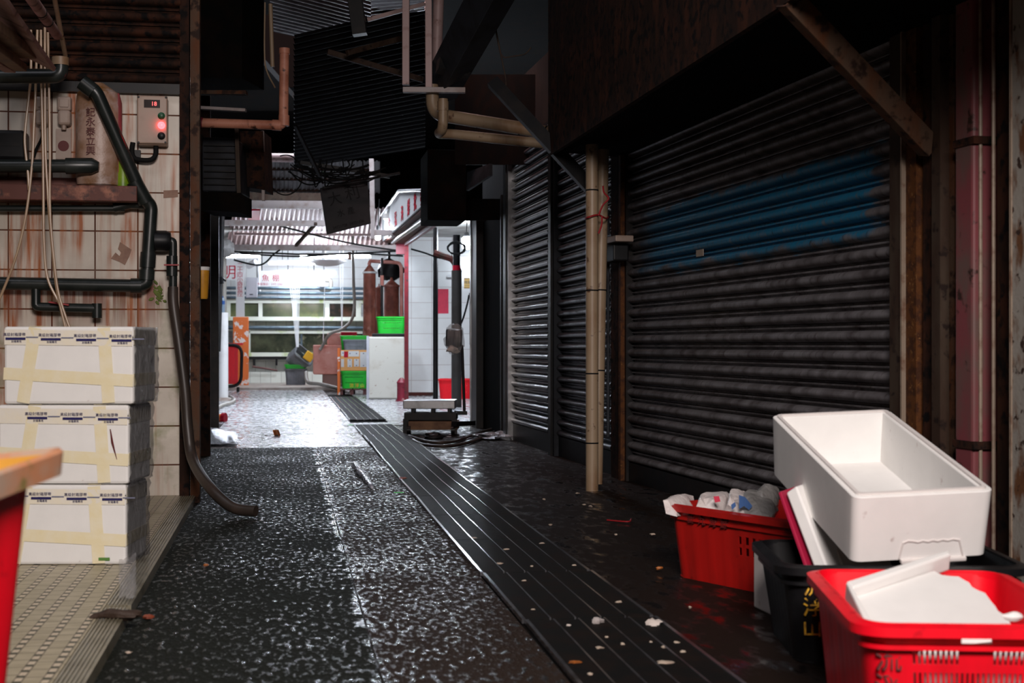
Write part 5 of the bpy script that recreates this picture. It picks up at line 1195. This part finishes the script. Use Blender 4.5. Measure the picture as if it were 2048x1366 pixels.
t = T_('meter_box', 'grey meter box beside the lettered post', 'box'); MB().pbox(PF, 492, 555, 515, 595, -.1, .05).build('box', M['meter'], t, bevel=.01); MB().pbox(PF, 492, 555, 515, 564, .05, .056).build('top_flap', M['meter'], t); MB().pbox(PF, 499, 588, 506, 590, .05, .055).build('slot', M['black'], t); finish(t, A)
t = T_('camera_unit', 'white security camera under the roof beside the lettered post', 'camera'); MB().tube([PF.px(496, 532, .1), PF.px(512, 524, .25)], .07, 14).build('housing', M['lamp_white'], t, True); MB().tube([PF.px(494, 533, .09), PF.px(496, 532, .1)], .05, 12).build('lens', M['lens'], t, True); MB().bar(PF.px(506, 527, .15), PF.px(506, 508, .1), .03, .03, (0, 1, 0)).build('bracket', M['lamp_white'], t); finish(t)
o = MB().pbox(FS, 450, 520, 472, 560, .9, .94).build('notice_board', M['white_board'])
for x in (452, 469): MB().tube([FS.px(x, 522, .92), Vector((FS.px(x, 522, .92).x, FS.px(x, 522, .92).y, 3.33))], .01, 6).build('hanger', M['cable'], o)
tag(o, 'white board with one red character left of the lettered post', 'sign'); text_mesh('明', .34, 'lettering', M['sign_red'], frame_matrix(FS, FS.px(458, 546, .945)), o, .001); finish(o, A)
one(MB().tube([FS.px(517.5, 485, .0), FS.px(517.5, 600, .0)], .05, 10), 'white_pipe', 'lamp_white', 'upright white pipe right of the meter box', 'pipe', None, 0, True)
# stall sign
o = MB().pbox(FS, 520, 542, 632, 573, .55, .60).build('stall_sign', M['white_board'])
for x in (524, 628): MB().tube([FS.px(x, 545, .575), Vector((FS.px(x, 545, .575).x, FS.px(x, 545, .575).y, 3.33))], .01, 6).build('hanger', M['cable'], o)
tag(o, 'white stall sign with red characters and a pale telephone number', 'sign')
text_mesh('魚', .17, 'lettering', M['sign_red'], frame_matrix(FS, FS.px(531, 557, .605)), o, .001); text_mesh('棚', .17, 'lettering', M['sign_red'], frame_matrix(FS, FS.px(551.5, 557, .605)), o, .001)
text_mesh('魚檔電話：2472 2260', .062, 'lettering', M['foam_pink'], frame_matrix(FS, FS.px(540, 568.5, .605)), o, .001); finish(o, A)
# tanks
t = T_('fish_tank', 'long upper row of murky fish tanks in a white algae stained frame', 'fish tank')
MB().pbox(FS, 448, 598, 735, 606, -.8, .06).build('frame_rail', M['algae_frame'], t); MB().pbox(FS, 448, 634, 735, 641, -.8, .06).build('frame_rail', M['algae_frame'], t)
xs = [452, 461, 517, 525, 585, 594, 650, 659, 712, 722]
for i in range(0, 10, 2): MB().pbox(FS, xs[i], 604, xs[i+1], 636, -.8, .05).build('frame_post', M['algae_frame'], t)
for i in range(1, 9, 2): MB().pbox(FS, xs[i], 605, xs[i+1], 635, -.7, -.02).build('tank_glass', M['tank_dark' if i == 7 else 'tank_water'], t, label='dark tank with a reddish fish shape' if i == 7 else None)
finish(t, A)
t = T_('fish_tank', 'lower fish tank with dark algae covered glass behind the stacked grey crates', 'fish tank')
MB().pbox(FS, 497, 662, 725, 667, -.8, .06).build('frame_rail', M['algae_frame'], t); MB().pbox(FS, 497, 705, 725, 713, -.8, .08).build('frame_rail', M['algae_frame'], t)
MB().pbox(FS, 497, 660, 501, 713, -.8, .06).build('frame_post', M['algae_frame'], t); MB().pbox(FS, 601, 667, 605, 705, -.2, .04).build('divider', M['blue_steel'], t); MB().pbox(FS, 501, 667, 725, 705, -.7, .0).build('tank_glass', M['tank_low'], t)
MB().pbox(FS, 497, 713, 640, 719, -.8, .05).build('base_board', M['black_metal'], t)
for x in (506, 551, 610): MB().pbox(FS, x, 713, x+4, 731, -.3, .04).build('leg', M['black_metal'], t)
finish(t, A)
struct(MB().pbox(FS, 448, 641, 735, 663, -.95, -.9).build('wall_back', M['tile_step']), A)
struct(MB().pbox(FS, 448, 712, 735, 748, -.5, -.4).build('wall_back', M['tile_step']), A)
struct(MB().fbox(FS, -1.3, .9, -.4, .10, .06, .32).build('step', M['tile_step']), A)
one(MB().tube([FS.px(555, 741, .2), FS.px(505, 733, .25)], .022, 8), 'red_rod', 'pallet', 'thin red brown rod lying on the tiled step', 'rod', None, 0, True)
for y, r, lab in ((576, .035, 'upper grey water pipe running level over the fish tanks'), (586, .035, 'middle grey water pipe running level over the fish tanks'), (595, .030, 'lowest grey water pipe lying along the top of the fish tanks'), (655, .04, 'dark water pipe running between the two rows of tanks')):
    one(MB().tube([FS.px(452, y, .15), FS.px(732, y+1, .15)], r, 10), 'water_pipe', 'blue_steel', lab, 'pipe', 'level pipes at the fish tanks', A, True)
one(MB().tube(fillet([FS.px(650, 560, .1), FS.px(662, 560, .1), FS.px(662, 580, .1), FS.px(640, 580, .1), FS.px(634, 560, .1)], .1), .05, 10), 'water_pipe', 'pvc_grey', 'grey bent pipe under the lamps right of the stall sign', 'pipe', None, A, True)
one(MB().pbox(FS, 638, 558, 650, 572, .2, .3), 'pump_box', 'lamp_white', 'white pump box among the grey pipes', 'box')
one(MB().lathe(P(655, 533, 30.6), [(.42, .12), (.40, .10), (.2, .02), (.03, 0)], 22), 'ceiling_dish', 'lamp_white', 'shallow pale dish hanging under the nearest fluorescent lamp', 'dish', None, 0, True)
o = MB().pbox(PF, 696, 504, 707, 519, 1.6, 1.62).build('price_card', M['brick_pink']); tag(o, 'small pink card hanging on the nearest fluorescent lamp', 'card'); finish(o, A)
# strings and hoses
for i, (xa_, xb_) in enumerate(((576, 593), (581, 594), (585, 595), (589, 596), (594, 596), (599, 597))):
    o = MB().tube([P(xa_, 540, 31.8), P(xa_+(xb_-xa_)*.5, 610, 31.6), P(xb_, 694, 31.4)], .007, 6).build('string', M['string'], None, True)
    tag(o, 'white string drawn down to the tilted grey crate in a bundle', 'string', 'white strings over the tilted crate'); finish(o)
for xa_, xb_, y1, lab in ((652, 646, 700, 'single white string hanging left of the brown hose'), (678, 684, 664, 'white string of a pair hanging by the brown hose, left one'), (687, 684, 664, 'white string of a pair hanging by the brown hose, right one')):
    o = MB().tube([P(xa_, 472, 31), P(xb_, y1, 30.8)], .007, 6).build('string', M['string'], None, True); tag(o, lab, 'string'); finish(o)
o = MB().tube(smoothpath([P(705, 464, 30.0), P(707, 560, 30), P(709, 610, 30), P(703, 640, 29.9), P(685, 658, 29.8), P(660, 668, 29.8), P(646, 690, 30), P(640, 700, 30)]), .032, 10).build('water_hose', M['pvc_grey'], None, True); tag(o, 'brown grey hose hanging from the roof and curving left over the pink tub', 'hose'); finish(o)
# grey crates stack
Yb = F*(EYE-.06)/80.
t = crate('plastic_crate', 'dark grey crate standing on the kerb under the tilted one', .46, .36, .36, 'grey_crate', 1.12, None, rib=lambda s, i: .005 if i % 4 == 0 else 0); finish(t, 0, Vector((0, 0, 0))); t.location = P(591.5, 770, Yb+.2); t.location.z = .06; t.rotation_euler = (0, 0, A)
t = crate('plastic_crate', 'green rimmed crate set in the dark grey crate on the kerb', .47, .37, .09, 'green', 1.04, None, rim=.02); finish(t, 0, Vector((0, 0, 0))); t.location = (P(591.5, 770, Yb+.2).x, Yb+.2, .425); t.rotation_euler = (0, 0, A)
def far_slots(side, i, k): return side != 'c' and k in (2, 4) and i % 2 == 1
t = crate('plastic_crate', 'grey slotted crate tilted on top of the green rimmed crate', .46, .34, .36, 'grey_crate', 1.10, far_slots); finish(t, 0, Vector((0, 0, 0))); t.location = P(592, 722, Yb+.15); t.rotation_euler = (R(52), R(38), R(30))
t.location = P(591, 730, Yb+.2)+Vector((-.03, .0, .06))
o = MB().box(P(618, 713, 31.4), (.20, .12, .20), rotm(0, .6, .2)).build('yellow_bucket', M['yellow_bright'], None, bevel=.02); tag(o, 'small bright yellow box tilted against the grey crate', 'box'); finish(o)
# pink tub
t = T_('foam_tub', 'rust pink square tub on blocks beside the brown hose', 'tub'); K = Frame(((664-CX)/F*30.2, 30.2), A)
MB().pbox(K, 627, 690, 702, 749, -.5, 0).build('lower_body', M['pink_foam'], t, bevel=.02); MB().pbox(K, 656, 666, 702, 690, -.5, -.02).build('upper_body', M['pink_foam'], t, bevel=.015); MB().pbox(K, 682, 664, 714, 672, -.3, -.0).build('orange_cloth', M['sign_red'], t, bevel=.01, label='red orange cloth'); finish(t, A)
one(MB().pbox(K, 646, 749, 682, 778, -.5, -.05), 'concrete_block', 'brick_pink', 'dull pink block under the rust pink tub, left one', 'block'); one(MB().pbox(K, 684, 749, 706, 780, -.5, -.08), 'concrete_block', 'brick_pink', 'dull pink block under the rust pink tub, right one', 'block')
o = MB().tube(smoothpath([P(612, 745, 30), P(616, 764, 29.6), P(640, 768, 29.2), P(680, 778, 28.8), P(700, 786, 28.4)]), .04, 10).build('water_hose', M['pvc_grey'], None, True); tag(o, 'grey hose lying along the kerb from the stacked crates', 'hose'); finish(o)
# green crates, carton
C = Frame(((706-CX)/F*27.0, 27.0), R(3)); s1 = 27.0/F
def fbx(x0, y0, x1, y1, o0, o1): return MB().pbox(C, x0, y0, x1, y1, o0, o1)
def far_crate(name, lab, x0, x1, yt, yb, depth, m_, off, holes=True, txt=None, fr=C, rimc=None):
    p0 = fr.px(x0, yb, off); p1 = fr.px(x1, yt, off); L_ = (p1-p0).dot(fr.u); H_ = p1.z-p0.z
    t = crate(name, lab, L_-.03, depth, H_, m_, 1.10, far_slots if holes else None, rim=.015, nL=21, nW=15)
    if txt:
        for i, ch in enumerate(txt): text_mesh(ch, .085, 'lettering', M['yellow_bright'], Matrix.Translation((-.05+.10*i, -depth/2/1.1-.012, .05)) @ Matrix.Rotation(math.pi/2-.1, 4, 'X'), t, .004, label='yellow characters')
    finish(t, 0, Vector((0, 0, 0))); t.location = fr.at(fr.uz(p0)[0]+L_/2, off-depth/2, p0.z); t.rotation_euler = (0, 0, fr.a); return t
t = T_('pallet', 'dark red wooden pallet under the green and orange stack', 'pallet'); 
for k in range(4): fbx(678+14.5*k, 777, 690+14.5*k, 780, -.62, 0).build('deck_board', M['pallet'], t)
for x in (679, 700, 726): fbx(x, 780, x+7, 792, -.6, -.02).build('bearer', M['pallet'], t)
finish(t, C.a)
far_crate('plastic_crate', 'bright green slotted crate at the bottom of the stack, with orange characters', 680, 737, 742, 777, .60, 'green', 0, True, '流浮山')
t = T_('carton', 'orange carton with white printed panels in the middle of the stack', 'carton'); fbx(681, 700, 735, 741.5, -.58, -.005).build('box', M['carton'], t, bevel=.005)
for x0, y0, x1, y1, m_ in ((682, 702, 688, 712, 'white_board'), (688, 703, 696, 715, 'sign_red'), (697, 702, 718, 713, 'white_board'), (682, 718, 688, 734, 'white_board'), (695, 718, 704, 734, 'white_board'), (708, 718, 718, 733, 'white_board'), (720, 704, 733, 734, 'white_board')): fbx(x0, y0, x1, y1, -.005, .0).build('printed_panel', M[m_], t)
for x, y in ((686, 706), (700, 707), (713, 707), (700, 720), (700, 732), (713, 720), (713, 731), (727, 707), (727, 731)): fbx(x-1, y-1, x+1, y+1, .0, .002).build('printed_mark', M['navy'], t)
finish(t, C.a)
far_crate('plastic_crate', 'grey slotted crate standing on the orange carton', 684, 737, 679, 700, .26, 'grey_crate', .0, True)
far_crate('plastic_crate', 'bright green crate behind the grey one on the orange carton', 679, 736, 671, 700, .28, 'green', -.29, False)
one(MB().pbox(C, 675, 696, 680, 790, -.1, .02), 'wooden_stake', 'orange_sheet', 'thin striped stake standing left of the green crates', 'stake', None, C.a)
# counter
D = Frame(((771-CX)/F*24.7, 24.7), R(1))
t = T_('chest_freezer', 'tall cream enamel freezer chest with grimy front', 'freezer'); MB().pbox(D, 736, 673, 809, 798, -.7, 0).build('cabinet', M['counter'], t, bevel=.03); MB().pbox(D, 744, 667, 809, 673, -.7, -.01).build('lid', M['black'], t, bevel=.01); MB().pbox(D, 733, 672, 738, 798, -.05, .012).build('corner_trim', M['meter'], t); MB().pbox(D, 736, 798, 809, 806, -.65, -.03).build('plinth', M['maroon'], t); finish(t, D.a)
far_crate('plastic_crate', 'bright green slotted basket on top of the cream freezer chest', 751, 812, 633, 667.5, .48, 'green', -.12, True, None, D)
# rusty tanks behind
def rtank(x, yc, yt, yb, Y, w, name, lab):
    t = T_(name, lab, 'tank'); p = P(x, yt, Y); r = w/2/F*Y; zb_ = max(.0, P(x, yb, Y).z); zt_ = p.z; ct = P(x, yc, Y).z
    MB().lathe((p.x, p.y, 0), [(r, zb_), (r*1.01, zb_+(zt_-zb_)*.5), (r, zt_)], 22).build('shell', M['rust_tank'], t, True); MB().lathe((p.x, p.y, zt_), [(r*1.22, -.02), (r*1.22, .015), (r*.95, .018)], 22).build('flange', M['pvc_white' if x < 750 else 'rust_tank'], t, True)
    MB().lathe((p.x, p.y, zt_), [(r*.98, .018), (r*.2, ct-zt_), (r*.12, ct-zt_+.05)], 20).build('cone_top', M['rust_tank'], t, True); return finish(t)
rtank(739, 530, 545, 800, 28.4, 25, 'filter_tank', 'tall rust red filter tank with a cone top left of the green basket'); rtank(783, 560, 572, 800, 29.2, 30, 'filter_tank', 'wide faded pink filter tank with a cone top behind the green basket'); rtank(758, 572, 577, 800, 29.8, 14, 'filter_tank', 'slim faded filter tank between the two cone topped tanks')
t = T_('water_pipe', 'black upright pipe with a pink coupling before the filter tanks', 'pipe'); MB().tube([P(764, 516, 27.6), P(764, 640, 27.6)], .026, 10).build('pipe', M['black_metal'], t, True); MB().tube([P(764, 551, 27.6), P(764, 571, 27.6)], .036, 12).build('coupling', M['pink_foam'], t, True, label='pink coupling'); finish(t)
o = MB().tube(fillet([P(738, 530, 28.4), P(740, 522, 28.4), P(803, 526, 27.6), P(803, 700, 27.4)], .15), .035, 10).build('water_pipe', M['pink_foam'], None, True); tag(o, 'pale pink pipe bending over from the tall filter tank and down beside the red post', 'pipe'); finish(o)
one(MB().blob(P(778, 540, 30), (.5, .3, .5), 8, .5), 'pump_unit', 'black', 'black pump unit above the faded filter tank', 'pump', None, 0, True)
one(MB().tube([P(778, 550, 30), P(778, 462, 30)], .03, 8), 'hanger_pipe', 'black_metal', 'short black pipe holding the pump unit from the roof', 'pipe', None, 0, True)
# red post and canopy frame
t = T_('red_post', 'chipped maroon post left of the white tiled wall', 'post'); MB().bar(P(813, 806, 23.55), P(813, 484, 23.55), .066, .07, (0, 1, 0)).build('shaft', M['red_post'], t); MB().bar(P(812, 488, 23.5), P(872, 446, 17.6), .05, .06).build('top_rail', M['red_post'], t); finish(t)
one(MB().box(P(803, 497, 24.0), (.17, .2, .2)), 'switch_box', 'dark_red_paint', 'dark red switch box at the top of the maroon post', 'box', None, 0)
t = T_('hydrant', 'chipped crimson stub post between the freezer chest and the white wall', 'post'); b = G(803, 803); MB().lathe((b.x, b.y, 0), [(.085, 0), (.075, .06), (.075, .30), (.085, .32), (.05, .37), (.02, .40)], 16).build('body', M['hydrant'], t, True); MB().lathe((b.x, b.y, 0), [(.10, 0), (.10, .025)], 16).build('foot', M['hydrant'], t, True); finish(t)
# right tiled wall things
o = MB().pbox(TF, 874, 578, 897, 627, 0, .01).build('red_poster', M['red_paper']); tag(o, 'plain red paper poster on the white tiled wall', 'poster'); finish(o, TF.a)
o = MB().pbox(TF, 928, 556, 942, 577, 0, .01).build('floor_notice', M['yellow_bright']); tag(o, 'yellow notice with black characters on the white tiled wall', 'notice'); text_mesh('地滑', .066, 'lettering', M['black'], frame_matrix(TF, TF.px(935, 565, .012)), o, .001); text_mesh('WET FLOOR', .022, 'lettering', M['black'], frame_matrix(TF, TF.px(935, 571.5, .012)), o, .001)
for y in (557.2, 575.8):
    for x in range(5): MB().pbox(TF, 928.6+2.7*x, y-.8, 930.2+2.7*x, y+.8, .01, .0125).build('hazard_bar', M['black'], o)
finish(o, TF.a)
one(MB().box(P(900, 552, 26.3), (.10, .08, .05)), 'wall_sensor', 'lamp_white', 'small white sensor hanging on the tiled wall above the red poster', 'sensor', None, 0)
t = T_('pipe_post', 'grey plastic pipe post before the white tiled wall', 'post'); b = G(913, 815); MB().tube([b, Vector((b.x, b.y, P(913, 541, b.y).z))], .078, 20).build('pipe', M['pvc_shaded'], t, True); MB().tube([P(913, 540, b.y), P(913, 470, b.y)], .055, 14).build('upper_sleeve', M['black'], t, True); MB().tube([P(913, 543, b.y), P(913, 531, b.y)], .060, 14).build('red_band', M['sign_red'], t, True, label='red band'); finish(t)
o = MB().tube([Vector((P(871, 700, 22.6).x, 22.6, 0)), P(871, 455, 22.6)], .040, 14).build('black_pole', M['black_metal'], None, True); tag(o, 'slim black pole before the white tiled wall, left of the grey pipe post', 'pole'); finish(o)
random.seed(5)
for i in range(6):
    a = [random.uniform(0, 6.28) for _ in range(3)]; pts = [P(913+(14+6*random.random())*math.cos(w), 497+(10+5*random.random())*math.sin(w), 21.4) for w in [k*.9+a[0] for k in range(7)]]
    o = MB().tube(smoothpath(pts, 5), .008, 6).build('cable', M['cable'], None, True); tag(o, 'black cable coiled round the top of the grey pipe post', 'cable', 'cables coiled on the grey pipe post'); finish(o)
for pts, lab in (([(822, 498), (850, 506), (880, 516), (905, 512)], 'black cable running along the top of the tiled wall to the grey post'), ([(868, 505), (885, 512), (905, 520), (918, 545)], 'brown cable bundle drooping right of the slim black pole'), ([(915, 660), (925, 640), (934, 610), (938, 590)], 'thin black lead rising from the scale head to the wall')):
    o = MB().tube(smoothpath([P(x, y, 22.0) for x, y in pts]), .014 if 'bundle' not in lab else .05, 8).build('cable', M['cable' if 'brown' not in lab else 'maroon'], None, True); tag(o, lab, 'cable'); finish(o)
t = far_crate('plastic_crate', 'bright red slotted crate on the floor by the white tiled wall', 875, 946, 758, 798, .5, 'red', 0, True, None, Frame(((910-CX)/F*24.9, 24.9), 0))
t = T_('wall_cabinet', 'dark grey slim cabinet at the right edge of the tiled wall', 'cabinet'); EC = Frame(((944-CX)/F*21.0, 21.0), 0); MB().pbox(EC, 939, 588, 952, 690, -.2, 0).build('body', M['duct'], t, bevel=.01); MB().pbox(EC, 938, 586, 953, 592, -.2, .01).build('top_cap', M['black'], t); finish(t)
one(MB().slab([P(941, 838, 18.25), P(947, 838, 18.25), P(947, 738, 18.25), P(941, 738, 18.25)], .3), 'steel_plate', 'blue_steel', 'dull blue steel plate standing on edge right of the platform scale', 'plate', None, 0)
# platform scale
t = T_('platform_scale', 'low black platform scale with a film wrapped display head', 'scale'); Y0 = 15.0; Kx = Frame(((860-CX)/F*Y0, Y0), R(-1))
def kb(x0, y0, x1, y1, o0, o1): return MB().pbox(Kx, x0, y0, x1, y1, o0, o1)
kb(806, 801, 910, 818, -.42, .0).build('platform', M['steel'], t, bevel=.008)
for x in (822, 862, 895): kb(x, 818, x+6, 826, -.3, -.02).build('spacer', M['black_metal'], t)
kb(808, 826, 912, 840, -.40, -.01).build('frame_rail', M['black_metal'], t); kb(812, 843, 915, 860, -.38, -.0).build('base_beam', M['wood_brown'], t, bevel=.006)
for x in (806, 903): kb(x, 838, x+11, 868, -.06, .0).build('frame_upright', M['black_metal'], t); kb(x, 838, x+11, 868, -.40, -.34).build('frame_upright', M['black_metal'], t)
for x in (818, 906):
    for of in (-.02, -.36):
        c = Kx.px(x, 864, of); MB().tube([Vector((c.x-.02, c.y, .052)), Vector((c.x+.02, c.y, .052))], .048, 16).build('wheel', M['black'], t, True)
kb(908, 822, 934, 830, -.30, -.22).build('column_bracket', M['black_metal'], t)
MB().tube([Kx.px(929, 828, -.26), Kx.px(924, 690, -.26)], .016, 10).build('column', M['black_metal'], t, True)
hd = Kx.px(908, 676, -.22); dh = MB().box(hd, (.16, .10, .19), rotm(.12, .1, -.5)).build('display_head', M['black'], t, bevel=.015)
mb = MB().blob(hd+Vector((0, -.01, -.02)), (.24, .17, .30), 6, .5, 12, 8, rotm(.1, .1, -.5)); mb.build('film_wrap', M['film_clear'], dh, True, label='crumpled clear film wrap')
MB().blob(hd+Vector((-.01, -.03, -.12)), (.13, .08, .08), 9, .6).build('wrapped_cloth', M['tissue'], dh, True, label='white cloth under the head'); finish(t)
o = MB().bar(P(908, 848, 14.9), P(946, 846, 15.4), .06, .05).build('steel_bar', M['black_metal']); tag(o, 'black bar lying between the platform scale and the door post', 'bar'); finish(o)
for pts, lab in (([(818, 872), (860, 884), (900, 884), (930, 876), (962, 864), (985, 858)], 'dark hose curling from under the platform scale to the black doorway, upper one'), ([(826, 880), (850, 890), (900, 892), (940, 884), (970, 872), (988, 864)], 'dark hose curling from under the platform scale to the black doorway, lower one')):
    o = MB().tube(smoothpath([G(x, y, .02) for x, y in pts]), .016, 8).build('water_hose', M['hose'], None, True); tag(o, lab, 'hose'); finish(o)
o = MB().blob(G(990, 872, .03), (.34, .5, .09), 12, .8, 16, 9).build('film_heap', M['mirror_film'], None, True); tag(o, 'heap of shiny crumpled film on the ground before the black doorway', 'plastic film'); finish(o)
o = MB().blob(G(868, 872, .03), (.20, .10, .07), 22, .8, 12, 8).build('rubbish_heap', M['black'], None, True); tag(o, 'black rubbish under the platform scale', 'rubbish'); finish(o)
# left of the street, far
t = T_('hand_cart', 'red board cart with a rounded black tube frame beside the white pipe post', 'cart'); HC = Frame(((458-CX)/F*28.5, 28.5), A)
MB().pbox(HC, 424, 692, 476, 768, -.05, 0).build('board', M['red'], t); MB().tube(fillet([HC.px(428, 690, .03), HC.px(484, 690, .03), HC.px(482, 772, .03), HC.px(428, 774, .03)], .2), .032, 10).build('frame_tube', M['black_metal'], t, True); MB().pbox(HC, 424, 686, 486, 690, -.2, .03).build('top_tray', M['red'], t)
for x in (432, 476): MB().tube([HC.px(x, 774, -.02), Vector((HC.px(x, 774, -.02).x, HC.px(x, 774, -.02).y, 0))], .03, 8).build('leg', M['black_metal'], t, True)
finish(t, A)
t = T_('hose_coupling', 'orange red hose coupling lying on the wet street at the left', 'coupling'); c = G(438, 836, .05); MB().tube([c+Vector((-.12, .05, 0)), c+Vector((.05, 0, 0))], .05, 12).build('sleeve', M['orange_sheet'], t, True); MB().tube([c+Vector((.04, 0, 0)), c+Vector((.085, -.01, 0))], .065, 12).build('collar', M['sign_red'], t, True); finish(t)
o = MB().tube(smoothpath([G(428, 822, .03), G(442, 812, .03), G(462, 806, .03), G(468, 800, .03), G(458, 793, .03)]), .035, 10).build('water_hose', M['pvc_grey'], None, True); tag(o, 'pale hose curling round the foot of the white pipe post', 'hose'); finish(o)
t = T_('steel_basin', 'crumpled bright metal sheet lying at the foot of the left side shutter', 'metal sheet')
MB().sheet(lambda u, v: G(406+70*u-6*v, 893-33*v*(1-.25*u)+0*u, .01)+Vector((0, 0, .02+.09*math.sin(math.pi*min(1, v*1.05))*(1-.5*u)+.012*noise.noise(Vector((u*5, v*6, 2))))), 14, 10, .006).build('sheet', M['steel_sheet'], t, True); finish(t)
